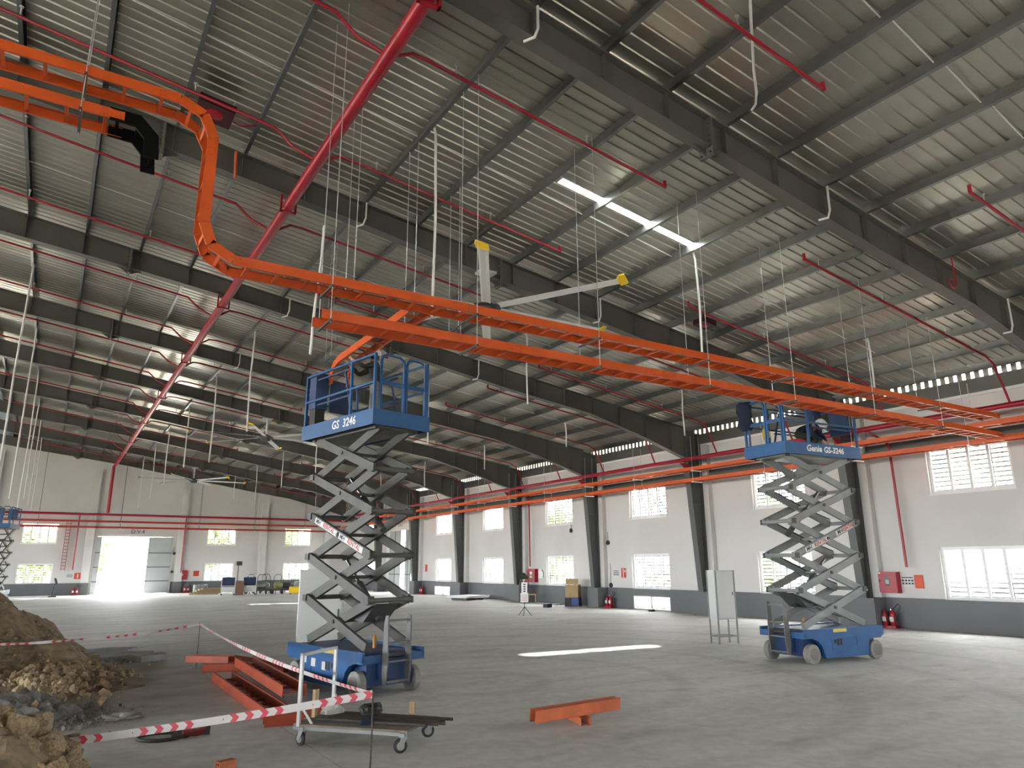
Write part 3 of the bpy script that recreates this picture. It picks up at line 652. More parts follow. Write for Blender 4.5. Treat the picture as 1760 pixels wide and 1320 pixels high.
# --- large ceiling fans
def fan(loc, rz, label):
    t = thing('ceiling_fan', label, 'fan', loc, rz, 'big six-blade ceiling fans')
    MB().lathe([(0.05,-0.22),(0.20,-0.20),(0.24,-0.12),(0.24,0.02),(0.10,0.10),(0.05,0.12)],20).build('motor', M_dgrey, t, smooth=True)
    MB().lathe([(0.10,-0.06),(0.38,-0.05),(0.38,-0.02),(0.10,-0.01)],24).build('hub_plate', M_dgrey, t, smooth=True)
    MB().cyl((0,0,0.1),(0,0,0.86),0.04,10).build('down_rod', M_galv, t)
    MB().box(-0.22,-0.16,0.84,0.22,0.16,0.90).build('mount_plate', M_galv, t)
    br = MB()
    for a in (0.6,2.6,4.3): br.cyl((0.22*math.cos(a),0.22*math.sin(a),0.86),(0.05*math.cos(a),0.05*math.sin(a),0.3),0.008,6)
    br.build('guy_wires', M_galv, t, kind='stuff')
    for i in range(6):
        a = i*math.pi/3; Mx = Matrix.Rotation(a,4,'Z')
        sec = [(-0.10,0.022),(-0.05,0.036),(0.06,0.012),(0.13,-0.03),(0.05,-0.010),(-0.06,0.004)]
        mb = MB()
        ln = [(0.35,1.0),(3.45,0.92)]
        vs = [(x,c*s*1.0,z*s-0.03) for x,s in ln for c,z in sec]; n = len(sec)
        mb.add(vs,[list(range(n)),list(range(n,2*n))[::-1]]+[[j,(j+1)%n,n+(j+1)%n,n+j] for j in range(n)], Mx)
        b = mb.build('blade', M_alu, t)
        mb = MB()
        mb.prism([(3.44,-0.12,-0.01),(3.50,-0.16,0.05),(3.62,-0.14,0.06),(3.62,0.12,-0.05),(3.44,0.14,-0.07)],(0,0,-0.035), Mx); mb.build('tip', M_yellow, b)
    return t
fan((8.28,14.42,8.12), R(-1), 'large white six-blade ceiling fan with yellow tips above the crossing trays')
fan((8.2,35.6,8.08), R(6), 'middle six-blade ceiling fan seen left of the left-hand lift platform')
fan((8.2,56.6,8.08), R(0), 'smallest farthest six-blade ceiling fan near the end wall')
# ================================================================== scissor lifts and people
M_lad = mat('ladder_grey',(0.13,0.13,0.125),0.5,var=0.2,scale=5)
M_armd = mat('grimy_shaded_arm',(0.085,0.085,0.08),0.55,var=0.25,scale=3)  # grime plus the left lift's dimmer light, both put into this grey
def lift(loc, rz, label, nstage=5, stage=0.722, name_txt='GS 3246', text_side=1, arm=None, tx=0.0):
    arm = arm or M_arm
    t = thing('scissor_lift', label, 'scissor lift', loc, rz, 'blue scissor lifts')
    # chassis
    MB().box(-1.08,-0.44,0.14,1.08,0.44,0.60).build('chassis', M_blued, t)
    for s in (1,-1):
        y0 = 0.50 if s > 0 else -0.60
        prof = [(-0.98,0.68),(1.22,0.68),(1.22,0.50),(1.10,0.43),(0.74,0.43),(0.68,0.10),(-0.62,0.10),(-0.72,0.36),(-0.82,0.45),(-0.98,0.50)]
        p = MB().prism([(x,y0,z) for x,z in prof],(0,0.10,0)).build('side_tray', M_blue, t)
        yo = 0.60 if s > 0 else -0.606
        for (a,b,z0,z1) in ((-0.42,0.28,0.22,0.50),(0.34,0.62,0.24,0.48)):
            MB().box(a,yo,z0,b,yo+0.006,z1).build('hatch', M_blue, p)
        MB().box(-0.36,yo+s*0.006,0.38,-0.30,yo+s*0.006+0.006,0.46).box(-0.26,yo+s*0.006,0.34,-0.20,yo+s*0.006+0.006,0.47).box(-0.17,yo+s*0.006,0.34,-0.12,yo+s*0.006+0.006,0.47).build('control_decal', M_black, p)
        MB().box(-0.35,yo,0.60,0.05,yo+0.006,0.665).build('warning_decal', mat('decal_yellow',(0.62,0.52,0.10),0.5), p)
        if s > 0:
            for (a,z) in ((-0.15,0.33),(0.2,0.36),(0.5,0.40)): MB().box(a,yo+0.006,z,a+0.14,yo+0.011,z+0.13).build('notice_decal', mat('decal_white',(0.5,0.5,0.47),0.5), p)
        MB().box(-1.20,min(s*0.26,s*0.60),0.50,-0.98,max(s*0.26,s*0.60),0.53).box(-1.20,min(s*0.26,s*0.60),0.53,-1.17,max(s*0.26,s*0.60),0.62).box(-1.20,min(s*0.56,s*0.60),0.53,-0.98,max(s*0.56,s*0.60),0.68).build('end_step', M_blue, t)
    MB().box(-1.16,-0.24,0.24,-1.08,0.24,0.56).build('end_panel', M_blued, t)
    MB().cyl((-1.12,-0.5,0.60),(-1.12,0.5,0.60),0.035,10).build('axle_tube', M_dgrey, t, smooth=True)
    MB().box(-1.0,-0.42,0.60,1.15,0.42,0.66).build('base_deck', M_blued, t)
    for x in (-0.96,0.96):
        for s in (1,-1):
            y = s*0.53
            Mx = Matrix.Translation((x,y,0.195)) @ Matrix.Rotation(R(90),4,'X')
            w = MB().lathe([(0.10,-0.07),(0.165,-0.07),(0.192,-0.055),(0.195,-0.03),(0.195,0.03),(0.192,0.055),(0.165,0.07),(0.10,0.07)],28,Mx).build('wheel', M_tyre, t, smooth=True)
            MB().lathe([(0.04,-0.082),(0.12,-0.075),(0.125,-0.03),(0.125,0.03),(0.12,0.075),(0.04,0.082)],18,Mx).build('hub', mat('hub_grey',(0.16,0.15,0.14),0.6), w, smooth=True)
    # entry ladder at the -x end
    lad = thing('ladder', None, None); lad.parent = t
    for y in (-0.22,0.22):
        MB().prism([(-1.30,y-0.012,0.18),(-1.22,y-0.012,0.16),(-1.19,y-0.012,0.40),(-1.22,y-0.012,1.10),(-1.26,y-0.012,1.22),(-1.33,y-0.012,1.22),(-1.34,y-0.012,0.45)],(0,0.024,0)).build('ladder_side', M_lad, lad)
    for z in (0.22,0.52,0.80,1.14): MB().box(-1.31,-0.21,z-0.015,-1.24,0.21,z+0.015).build('ladder_rung', M_lad, lad)
    # scissor stack
    z0 = 0.72
    for k in range(nstage):
        za = z0 + k*stage; zb = za + stage
        for s in (1,-1):
            MB().bar((-1.0,s*0.40,za),(1.0,s*0.40,zb),0.06,0.15).build('scissor_arm', arm, t)
            MB().bar((1.0,s*0.31,za),(-1.0,s*0.31,zb),0.06,0.15).build('scissor_arm', arm, t)
            MB().cyl((0,s*0.26,za+stage/2),(0,s*0.455,za+stage/2),0.035,10).build('pivot_pin', M_dgrey, t)
        MB().cyl((0,-0.30,za+stage/2),(0,0.30,za+stage/2),0.03,8).build('cross_tube', arm, t)
        for x in (-1.0,1.0):
            MB().cyl((x,-0.45,zb),(x,0.45,zb),0.042,10).build('cross_tube', arm, t)
            for s in (1,-1): MB().box(x-0.06,min(s*0.43,s*0.455),zb-0.055,x+0.06,max(s*0.43,s*0.455),zb+0.055).build('end_lug', M_dgrey, t)
    for (k, sx) in ((0.55,1),(2.6,1)):
        a = Vector((-0.75*sx,0,z0+k*stage)); b = Vector((0.35*sx,0,z0+(k+1.35)*stage)); m = a.lerp(b,0.6)
        c = MB().cyl(a,m,0.06,12).build('lift_cylinder', M_dgrey, t, smooth=True); MB().cyl(m,b,0.03,10).build('cylinder_rod', M_chrome, c, smooth=True)
    # gusset box of the lowest cylinder
    MB().prism([(-0.98,-0.24,z0+stage-0.05),(-0.62,-0.24,z0+stage-0.36),(-0.25,-0.24,z0+stage*0.55),(-0.55,-0.24,z0+stage-0.12)],(0,0.48,0)).build('cylinder_bracket', M_dgrey, t)
    hz = MB(); 
    for k in range(nstage-1): hz.tube([(0.9,0.2,z0+k*stage+0.1),(0.2,0.22,z0+(k+0.5)*stage-0.05),(-0.8,0.2,z0+(k+1)*stage-0.05)],0.012,6)
    hz.build('hoses', M_black, t, kind='stuff')
    # warning beacon on the chassis
    MB().lathe([(0.03,0),(0.03,0.10),(0.035,0.10),(0.035,0.16),(0.02,0.20)],12,Matrix.Translation((-0.55,-0.05,0.66))).build('beacon', mat('amber',(0.6,0.25,0.03),0.3), t, smooth=True)
    # platform
    zp = z0 + nstage*stage - 0.02
    MB().box(-1.0,-0.42,zp-0.02,1.05,0.42,zp+0.05).build('platform_frame', arm, t)
    MB().box(-1.19,-0.58,zp+0.05,1.19,0.58,zp+0.09).build('platform_deck', M_dgrey, t)
    zb, zt = zp+0.0, zp+0.27
    for (x0,y0,x1,y1,nm) in ((-1.205,-0.60,1.205,-0.575,'toe_board'),(-1.205,0.575,1.205,0.60,'toe_board'),(-1.205,-0.575,-1.18,0.575,'toe_board'),(1.18,-0.575,1.205,0.575,'toe_board')):
        tb = MB().box(x0,y0,zb,x1,y1,zt).build(nm, M_blue, t)
    zr = zp + 1.24; zm = zp + 0.74
    def post(x, y, z1=None): MB().box(x-0.022,y-0.022,zt-0.02,x+0.022,y+0.022,z1 or zr).build('guard_post', M_blue, t)
    for y in (-0.56,0.56):
        for x in (-1.16,-0.42,1.16): post(x,y)
        for z in (zr,zm): MB().box(-1.18,y-0.018,z-0.018,1.18,y+0.018,z+0.018).build('guard_rail', M_blue, t)
        # sliding extension rails, slightly inside and lower
        yy = y*0.90
        for z in (zr-0.09,zm-0.08): MB().box(-0.30,yy-0.015,z-0.015,1.14,yy+0.015,z+0.015).build('extension_rail', M_blued, t)
        MB().bar((-0.32,yy,zm-0.3),(-0.10,yy,zr-0.1),0.03,0.03).build('extension_brace', M_blued, t)
    for x in (1.16,):
        for z in (zr,zm): MB().box(x-0.018,-0.56,z-0.018,x+0.018,0.56,z+0.018).build('guard_rail', M_blue, t)
    # entry gate hoops at the -x end
    for (ya,yb) in ((-0.50,-0.10),(-0.04,0.44)):
        MB().tube([(-1.17,ya,zt-0.02),(-1.17,ya,zr-0.10),(-1.17,ya+0.03,zr-0.02),(-1.17,ya+0.10,zr+0.02),(-1.17,yb-0.10,zr+0.02),(-1.17,yb-0.03,zr-0.02),(-1.17,yb,zr-0.10),(-1.17,yb,zt-0.02)],0.024,8).build('gate_hoop', M_blue, t, smooth=True)
        MB().box(-1.185,ya,zm-0.02,-1.155,yb,zm+0.05).build('gate_bar', M_blue, t)
    # rear plate and control box at the +x end
    MB().box(1.12,-0.42,zp+0.62,1.15,0.10,zr+0.02).build('rear_plate', M_blued, t)
    cb = MB().box(0.86,0.30,zp+0.60,1.10,0.545,zr+0.06).build('manual_plate', M_blued, t)
    MB().box(0.88,0.33,zp+0.27,1.08,0.53,zp+0.60).build('control_box', M_black, t)
    return t, zp
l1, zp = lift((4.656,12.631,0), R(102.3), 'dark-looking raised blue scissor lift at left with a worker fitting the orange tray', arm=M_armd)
l2, _ = lift((14.44,10.452,0), R(-4.7), 'raised blue scissor lift at right with bright grey arms and rental stickers')
M_letter = mat('white_lettering', (0.80,0.80,0.78), 0.5)
lettering('lettering', 'GS  3246', 0.21, M_letter, l1, (-0.28,0.603,zp+0.135), (-1,0,0), (0,0,1), 0.004, 0.1)
lettering('lettering', 'Genie', 0.20, M_letter, l2, (-0.33,-0.603,zp+0.145), (1,0,0), (0,0,1), 0.006, 0.15)
lettering('lettering', 'GS-3246', 0.185, M_letter, l2, (0.30,-0.603,zp+0.135), (1,0,0), (0,0,1), 0.006, 0.1)
# rental stickers on the outer arms
M_stick = mat('sticker_white', (0.72,0.72,0.70), 0.5); M_ink = mat('sticker_ink', (0.03,0.03,0.06), 0.6); M_redink = mat('sticker_red', (0.45,0.05,0.03), 0.6)
def sticker(l, side, k, u0, u1, words, flip):
    za = 0.72 + k*0.722; a = Vector((-1.0,side*0.40,za)); b = Vector((1.0,side*0.40,za+0.722)); d = (b-a).normalized(); n = Vector((0,side,0)); up = Vector((-d.z,0,d.x))
    p = a + d*(u0+u1)/2*(b-a).length + n*0.031; ln = (u1-u0)*(b-a).length
    s = MB().bar(p-d*ln/2, p+d*ln/2, 0.004, 0.10, up).build('sticker', M_stick, l)
    rt = d if not flip else -d; uu = up if not flip else up
    if flip: rt = -d
    x = -ln/2
    for (w, m, frac) in words:
        c = p + rt*(x + ln*frac/2) + n*0.003; x += ln*frac
        lettering('lettering', w, 0.115, m, s, c, rt, uu, 0.002, 0.15)
sticker(l2, -1, 2, 0.14, 0.52, [('MH', M_ink, 0.30), ('RENTAL', M_redink, 0.66)], False)
sticker(l2, -1, 2, 0.64, 0.92, [('MH', M_ink, 0.45), ('RENTAL', M_redink, 0.55)], False)
sticker(l1, 1, 2, 0.52, 0.90, [('MH', M_ink, 0.30), ('RENTAL', M_redink, 0.66)], True)
sticker(l1, 1, 2, 0.10, 0.48, [('MH', M_ink, 0.30), ('RENTAL', M_redink, 0.66)], True)
l3, _ = lift((-2.6,54.6,0), R(80), 'distant blue scissor lift at the left edge by the end wall', arm=M_dgrey)

# --- people: one continuous skinned body each
def person(label, loc, rz, J, helmet, top, legs_m, hands='relaxed', harness=False):
    """J: dict of joint -> local position (x forward, y left, z up); returns the Empty"""
    root = thing('person', label, 'person', loc, rz)
    V = []; E = []; RR = []; TAG = []
    def v(p, r, tg): V.append(Vector(p)); RR.append(r if isinstance(r, tuple) else (r, r)); TAG.append(tg); return len(V)-1
    def chain(ids):
        for a, b in zip(ids[:-1], ids[1:]): E.append((a,b))
    pel = v(J['pelvis'], (0.15,0.115), 'leg'); wst = v(J['waist'], (0.14,0.105), 'top'); chs = v(J['chest'], (0.165,0.12), 'top'); nb = v(J['neck'], 0.065, 'skin'); hd = v(J['head'], (0.075,0.09), 'skin'); ht = v(J['crown'], (0.07,0.085), 'skin')
    chain([pel,wst,chs,nb,hd,ht])
    fw = (Vector(J['nose'])-Vector(J['head'])); no = v(J['nose'], 0.018, 'skin'); chain([hd,no])
    for s in ('l','r'):
        sh = v(J['sh_'+s], 0.072, 'top'); el = v(J['el_'+s], 0.05, 'top'); wr_ = v(J['wr_'+s], 0.036, 'top'); pm_ = v(J['pm_'+s], (0.038,0.022), 'skin')
        chain([chs,sh,el,wr_,pm_])
        dv = (Vector(J['pm_'+s])-Vector(J['wr_'+s])).normalized(); sd = dv.orthogonal().normalized(); nrm = dv.cross(sd)
        for i, ln in enumerate((0.065,0.075,0.07,0.055)):
            b0 = Vector(J['pm_'+s]) + sd*(i-1.5)*0.021 + dv*0.03; k1 = v(b0+dv*ln*0.5+nrm*0.006, 0.0085, 'skin'); k2 = v(b0+dv*ln*0.95+nrm*0.03, 0.0075, 'skin'); chain([pm_,k1,k2])
        th = v(Vector(J['pm_'+s])-sd*0.045+dv*0.0, 0.010, 'skin'); th2 = v(Vector(J['pm_'+s])-sd*0.06+dv*0.035+nrm*0.015, 0.009, 'skin'); chain([pm_,th,th2])
        hp = v(J['hp_'+s], 0.095, 'leg'); kn = v(J['kn_'+s], 0.066, 'leg'); an = v(J['an_'+s], 0.05, 'leg'); he = v(Vector(J['an_'+s])+Vector((-0.03,0,-0.05)), 0.04, 'shoe'); to = v(Vector(J['an_'+s])+Vector((0.16,0,-0.065)), (0.042,0.03), 'shoe')
        chain([pel,hp,kn,an,he]); chain([he,to])
    me = bpy.data.meshes.new('body'); me.from_pydata([tuple(p) for p in V], E, [])
    o = bpy.data.objects.new('body', me); COL.objects.link(o)
    sk = o.modifiers.new('skin','SKIN'); sk.use_smooth_shade = True
    for i, d in enumerate(me.skin_vertices[0].data): d.radius = RR[i]; d.use_root = (i == 0)
    sb = o.modifiers.new('sub','SUBSURF'); sb.levels = 1; sb.render_levels = 1
    dg = bpy.context.evaluated_depsgraph_get(); m2 = bpy.data.meshes.new_from_object(o.evaluated_get(dg)); bpy.data.objects.remove(o)
    m2.materials.clear(); mats = {'top':0,'leg':1,'skin':2,'shoe':3}
    for m in (top, legs_m, M_skin, M_black): m2.materials.append(m)
    SEG = [(V[a],V[b],TAG[b]) for a,b in E]
    for f in m2.polygons:
        c = f.center; best = None
        for a, b, tg in SEG:
            ab = b-a; t_ = max(0,min(1,(c-a).dot(ab)/max(ab.length_squared,1e-9))); dd = (c-a-ab*t_).length
            if best is None or dd < best[0]: best = (dd, tg)
        f.material_index = mats[best[1]]; f.use_smooth = True
    m2.name = 'body'; inst('body', m2, root)
    # helmet, eyes, hair
    up = (Vector(J['crown'])-Vector(J['head'])).normalized(); fwd = fw.normalized(); lt = up.cross(fwd).normalized(); fwd = lt.cross(up)
    Mh = Matrix((fwd,lt,up)).transposed().to_4x4(); Mh.translation = Vector(J['head'])
    mb = MB().lathe([(0.108,0.045),(0.135,0.045),(0.128,0.062),(0.125,0.10),(0.108,0.155),(0.07,0.19),(0.012,0.205)],18,Mh @ Matrix.Diagonal((1.14,0.98,1,1)))
    mb.add([(0.12,-0.09,0.05),(0.12,0.09,0.05),(0.20,0.05,0.038),(0.20,-0.05,0.038),(0.12,-0.09,0.06),(0.12,0.09,0.06),(0.20,0.05,0.046),(0.20,-0.05,0.046)],[(0,1,2,3),(7,6,5,4),(0,4,5,1),(1,5,6,2),(2,6,7,3),(3,7,4,0)],Mh)
    mb.build('helmet', helmet, root, smooth=True)
    mb = MB(); mb.tube([Mh @ Vector(q) for q in ((0.03,0.10,0.05),(0.03,0.085,-0.05),(0.05,0.03,-0.12),(0.05,-0.03,-0.12),(0.03,-0.085,-0.05),(0.03,-0.10,0.05))],0.006,6); mb.build('chin_strap', M_black, root)
    mb = MB().lathe([(0.03,-0.04),(0.088,-0.02),(0.096,0.05),(0.09,0.09),(0.02,0.12)],14,Mh @ Matrix.Translation((-0.02,0,0))); mb.build('hair', M_black, root, smooth=True)
    for s in (1,-1):
        MB().lathe([(0.004,-0.01),(0.011,-0.004),(0.012,0.002),(0.004,0.008)],8,Mh @ Matrix.Translation((0.088,s*0.032,0.012)) @ Matrix.Rotation(R(90),4,'Y')).build('eye', M_black, root)
    MB().box(0.078,-0.022,-0.058,0.092,0.022,-0.05,Mh).build('mouth', mat('lips',(0.25,0.10,0.08),0.6), root)
    if harness:
        mb = MB(); w, c = Vector(J['waist']), Vector(J['chest'])
        for s in ('l','r'): mb.tube([w+Vector((0.13,0.05 if s=='l' else -0.05,0)), c+Vector((0.14,0.07 if s=='l' else -0.07,0.05)), Vector(J['sh_'+s]).lerp(c,0.4)+Vector((0,0,0.10)), c+Vector((-0.13,0.04 if s=='l' else -0.04,0))],0.016,6)
        mb.build('harness', mat('harness_tan',(0.45,0.33,0.16),0.8), root)
    return root
# worker on the left-hand lift: stands, arms raised toward the branch tray, faces the far tray
def local(l, p): return l.matrix_basis @ Vector(p)
w1 = l1.matrix_basis @ Vector((-0.10,-0.16,zp+0.09))
person('worker in a white helmet and dark jacket reaching up on the left-hand lift', w1, R(170),
  dict(pelvis=(0,0,0.84),waist=(0.0,0,1.0),chest=(0.03,0,1.19),neck=(0.05,0,1.35),head=(0.07,0,1.42),crown=(0.06,0,1.51),nose=(0.165,0,1.44),
       sh_l=(0.05,0.19,1.27),el_l=(0.28,0.30,1.16),wr_l=(0.44,0.20,1.28),pm_l=(0.50,0.16,1.33),sh_r=(0.05,-0.19,1.27),el_r=(0.28,-0.28,1.14),wr_r=(0.44,-0.16,1.26),pm_r=(0.50,-0.12,1.31),
       hp_l=(0,0.10,0.82),kn_l=(0.02,0.12,0.47),an_l=(-0.03,0.13,0.10),hp_r=(0,-0.10,0.82),kn_r=(0.04,-0.12,0.47),an_r=(0.02,-0.14,0.10)), M_cap, M_jacket, M_trous)
# worker on the right-hand lift: bends forward over his work
w2 = l2.matrix_basis @ Vector((0.36,0.02,zp+0.09))
person('worker in a white helmet and dark shirt bending forward on the right-hand lift', w2, R(-78),
  dict(pelvis=(-0.30,0,0.56),waist=(-0.20,0,0.66),chest=(-0.02,0,0.70),neck=(0.12,0,0.71),head=(0.20,0,0.68),crown=(0.275,0,0.735),nose=(0.245,0,0.60),
       sh_l=(0.02,0.19,0.65),el_l=(0.18,0.26,0.46),wr_l=(0.28,0.14,0.33),pm_l=(0.31,0.10,0.26),sh_r=(0.02,-0.19,0.65),el_r=(0.19,-0.25,0.46),wr_r=(0.30,-0.12,0.34),pm_r=(0.33,-0.08,0.27),
       hp_l=(-0.27,0.11,0.53),kn_l=(0.06,0.18,0.42),an_l=(-0.14,0.16,0.10),hp_r=(-0.27,-0.11,0.53),kn_r=(0.04,-0.18,0.44),an_r=(-0.16,-0.16,0.10)), M_cap, M_navy, M_jacket, harness=True)
person('person in a grey shirt standing at the far left below the distant lift', (-2.35,46.5,0), R(200),
  dict(pelvis=(0,0,0.90),waist=(0,0,1.06),chest=(0.02,0,1.28),neck=(0.03,0,1.46),head=(0.05,0,1.54),crown=(0.05,0,1.63),nose=(0.145,0,1.55),
       sh_l=(0.02,0.19,1.38),el_l=(0.0,0.26,1.10),wr_l=(0.10,0.24,0.87),pm_l=(0.13,0.23,0.79),sh_r=(0.02,-0.19,1.38),el_r=(0.0,-0.26,1.10),wr_r=(0.10,-0.24,0.87),pm_r=(0.13,-0.23,0.79),
       hp_l=(0,0.10,0.84),kn_l=(0.02,0.11,0.48),an_l=(-0.02,0.11,0.10),hp_r=(0,-0.10,0.84),kn_r=(0.03,-0.11,0.48),an_r=(0.0,-0.12,0.10)), mat('dark_cap',(0.03,0.03,0.04),0.6), mat('grey_shirt',(0.16,0.17,0.19),0.9), M_navy)
# jacket and yellow helmet hung on the right-hand lift, rags and cartons on its deck
jk = l2.matrix_basis @ Vector((-1.19,0.50,zp+1.27))
mb = MB()
prof = [(0.0,0.03,0.05),(0.05,0.10,0.12),(0.02,0.13,0.15),(-0.15,0.11,0.17),(-0.34,0.10,0.15),(-0.50,0.07,0.17),(-0.62,0.05,0.10)]
n = 14
for k, (z, a, b) in enumerate(prof):
    for j in range(n):
        t_ = 2*math.pi*j/n; f = 1 + 0.22*math.sin(3*t_+k*0.8) + 0.12*math.sin(7*t_+k)
        mb.v.append(Vector((a*math.cos(t_)*f, b*math.sin(t_)*f, z)))
for k in range(len(prof)-1):
    for j in range(n): mb.f.append([k*n+j,k*n+(j+1)%n,(k+1)*n+(j+1)%n,(k+1)*n+j]); mb.mi.append(0)
mb.f.append(list(range(n))); mb.f.append(list(range((len(prof)-1)*n,len(prof)*n))); mb.mi += [0,0]
o = mb.build('jacket', M_navy, smooth=True, loc=jk, rot=(0,0,R(20))); tag(o, 'dark jacket hung over the corner post of the right-hand lift', 'jacket')
yh = l2.matrix_basis @ Vector((-0.62,0.52,zp+0.62))
t = thing('hard_hat', 'yellow hard hat hanging on the rails of the right-hand lift', 'helmet', yh)
Mh = Matrix.Rotation(R(90),4,'X') @ Matrix.Rotation(R(20),4,'Y')
MB().lathe([(0.10,0),(0.135,0.0),(0.125,0.02),(0.115,0.07),(0.08,0.12),(0.01,0.145)],18,Mh).build('shell', M_yellow, t, smooth=True)
MB().tube([(0.10*math.cos(a),0,0.12*math.sin(a)-0.03) for a in [math.pi+math.pi*i/8 for i in range(9)]],0.007,6).build('strap', M_white, t)
for k, (x,y,sx,sy,sz,m,lab) in enumerate([(0.72,-0.3,0.3,0.22,0.16,M_orange2,'small orange-red carton on the deck of the right-hand lift')]):
    p = l2.matrix_basis @ Vector((x,y,zp+0.09))
    t = thing('carton', lab, 'carton', p, R(10)); MB().box(-sx/2,-sy/2,0,sx/2,sy/2,sz).build('body', m, t); MB().box(-sx/2,-0.02,sz,sx/2,0.02,sz+0.003).build('tape_strip', M_tan, t)
# ================================================================== things on the floor
def place(d, p, up=(0,0,1)):
    d = Vector(d).normalized(); u = Vector(up); y = u.cross(d).normalized(); u = d.cross(y)
    M = Matrix((d,y,u)).transposed().to_4x4(); M.translation = Vector(p); return M
# --- tall grey electrical cabinet behind the left-hand lift
t = thing('electrical_cabinet', 'tall light grey electrical cabinet behind the left-hand lift', 'cabinet', (5.02,15.75,0), R(-14))
MB().box(-0.45,-0.28,0.08,0.45,0.28,1.90).build('body', M_cab, t)
MB().box(-0.43,-0.26,0,0.43,0.26,0.08).build('plinth', M_dgrey, t)
dr = MB().box(-0.42,-0.305,0.11,0.42,-0.281,1.86).build('door', M_cab, t)
MB().box(0.34,-0.33,0.95,0.37,-0.306,1.12).build('handle', M_dgrey, dr)
for k, z in enumerate((0.35,1.45)):
    for j in range(7): MB().box(-0.455,-0.16,z+j*0.035,-0.4505,0.16,z+j*0.035+0.012).build('vent_slot', M_dgrey, t)
MB().box(-0.47,-0.30,1.90,0.47,0.30,1.925).build('roof_plate', M_cab, t)
# --- white cabinet on legs near the side wall
t = thing('legged_cabinet', 'white steel cabinet standing on thin legs left of the right-hand lift', 'cabinet', (15.06,13.78,0), R(-8))
MB().box(-0.30,-0.16,0.60,0.30,0.16,1.83).build('body', M_cab, t)
MB().box(-0.27,-0.178,0.64,0.27,-0.161,1.79).build('door', mat('door_pale',(0.58,0.585,0.56),0.4), t)
for x in (-0.30,0.30):
    for y in (-0.165,0.165): MB().box(x-0.016,y-0.016,0,x+0.016,y+0.016,1.83).build('leg', M_arm, t)
for (a,b,c,d_) in ((-0.3,-0.165,0.3,-0.165),(-0.3,0.165,0.3,0.165),(-0.3,-0.165,-0.3,0.165),(0.3,-0.165,0.3,0.165)):
    MB().bar((a,b,0.19),(c,d_,0.19),0.02,0.025).build('brace', M_arm, t)
MB().box(0.20,-0.19,1.2,0.22,-0.179,1.28).build('latch', M_dgrey, t)

# --- hand cart with a tubular handle, casters, pipes
A = Vector((2.72,8.94,0)); B = Vector((3.56,8.0,0)); C = Vector((4.15,8.51,0)); D = Vector((3.31,9.45,0))
cen = (A+B+C+D)/4; ax = ((B-A)+(C-D)).normalized(); ay = Vector((-ax.y,ax.x,0))
if ay.dot(D-A) < 0: ay = -ay
rz = math.atan2(ax.y,ax.x); LN = (B-A).length/2; WD = (D-A).length/2
t = thing('flat_cart', 'flat timber hand cart with white handle frame loaded with rusty pipes', 'cart', cen, rz)
for k in range(4):
    y0 = -WD-0.02 + k*(2*WD+0.04)/4
    MB().box(-LN-0.12,y0+0.004,0.205,LN+0.05,y0+(2*WD+0.04)/4-0.004,0.23).build('deck_plank', mat('worn_deck',(0.19,0.165,0.13),0.85,var=0.3,scale=6), t)
for x in (-LN,LN): MB().box(x-0.03,-WD-0.05,0.165,x+0.03,WD+0.05,0.205).build('cross_bar', M_arm, t)
for y in (-WD,WD): MB().box(-LN-0.12,y-0.02,0.17,LN+0.05,y+0.02,0.2045).build('side_bar', M_arm, t)
for x in (-LN,LN):
    for y in (-WD,WD):
        c = thing('caster', None, None, (x,y,0), R(35 if x > 0 else -20)); c.parent = t
        Mx = Matrix.Translation((-0.03,0,0.075)) @ Matrix.Rotation(R(90),4,'X')
        MB().lathe([(0.03,-0.02),(0.06,-0.02),(0.075,-0.012),(0.075,0.012),(0.06,0.02),(0.03,0.02)],20,Mx).build('wheel', M_black, c, smooth=True)
        MB().lathe([(0.01,-0.024),(0.045,-0.022),(0.045,0.022),(0.01,0.024)],14,Mx).build('hub', M_tyre, c, smooth=True)
        for s in (-1,1): MB().prism([(-0.06,s*0.028,0.07),(-0.01,s*0.028,0.06),(0.04,s*0.028,0.165),(-0.03,s*0.028,0.165)],(0,0.005*s,0)).build('fork', M_arm, c)
xh = -LN-0.06
for y in (-WD,WD): MB().box(xh-0.018,y-0.018,0.2,xh+0.018,y+0.018,1.0).build('handle_post', M_cab, t)
MB().box(xh-0.018,-WD-0.018,0.965,xh+0.018,WD+0.018,1.0).build('handle_bar', M_cab, t)
for y in (-WD,WD): MB().bar((xh,y,0.45),(xh+0.16,y*0.9,0.22),0.025,0.025).build('handle_brace', M_cab, t)
MB().box(xh-0.02,-0.08,0.24,xh+0.02,0.0,0.55).build('timber_offcut', M_wood, t)
MB().box(LN-0.25,WD-0.08,0.23,LN-0.18,WD-0.06,0.40).build('stake', M_tan, t)
# rusty pipes lying on the cart
Mc = t.matrix_basis.copy()
for k in range(9):
    y = -0.20 + k*0.052; x0 = -LN+0.05+0.05*((k*3)%4); x1 = LN+0.18+0.06*((k*5)%4)
    a = Mc @ Vector((x0,y,0.252)); b = Mc @ Vector((x1,y+0.03*math.sin(k*2),0.252))
    o = MB().cyl(a,b,0.018,8).build('rusty_pipe', M_rust, smooth=True); tag(o, 'thin rusty pipe lying on the flat cart, %s counted from the near side' % (['first']+ORD[1:])[k], 'pipe', 'rusty pipes on the flat cart')
mb = MB(); pts = []
for i in range(40):
    a = i*0.75; r_ = 0.11+0.02*math.sin(i*1.3); pts.append(Mc @ Vector((0.02+r_*math.cos(a)*0.9, 0.02+r_*math.sin(a), 0.30+0.05*abs(math.sin(i*0.5))+0.001*i)))
o = mb.tube(pts,0.026,8).build('hose_coil', M_black, smooth=True); tag(o, 'black rubber hose coiled on the flat cart', 'hose')
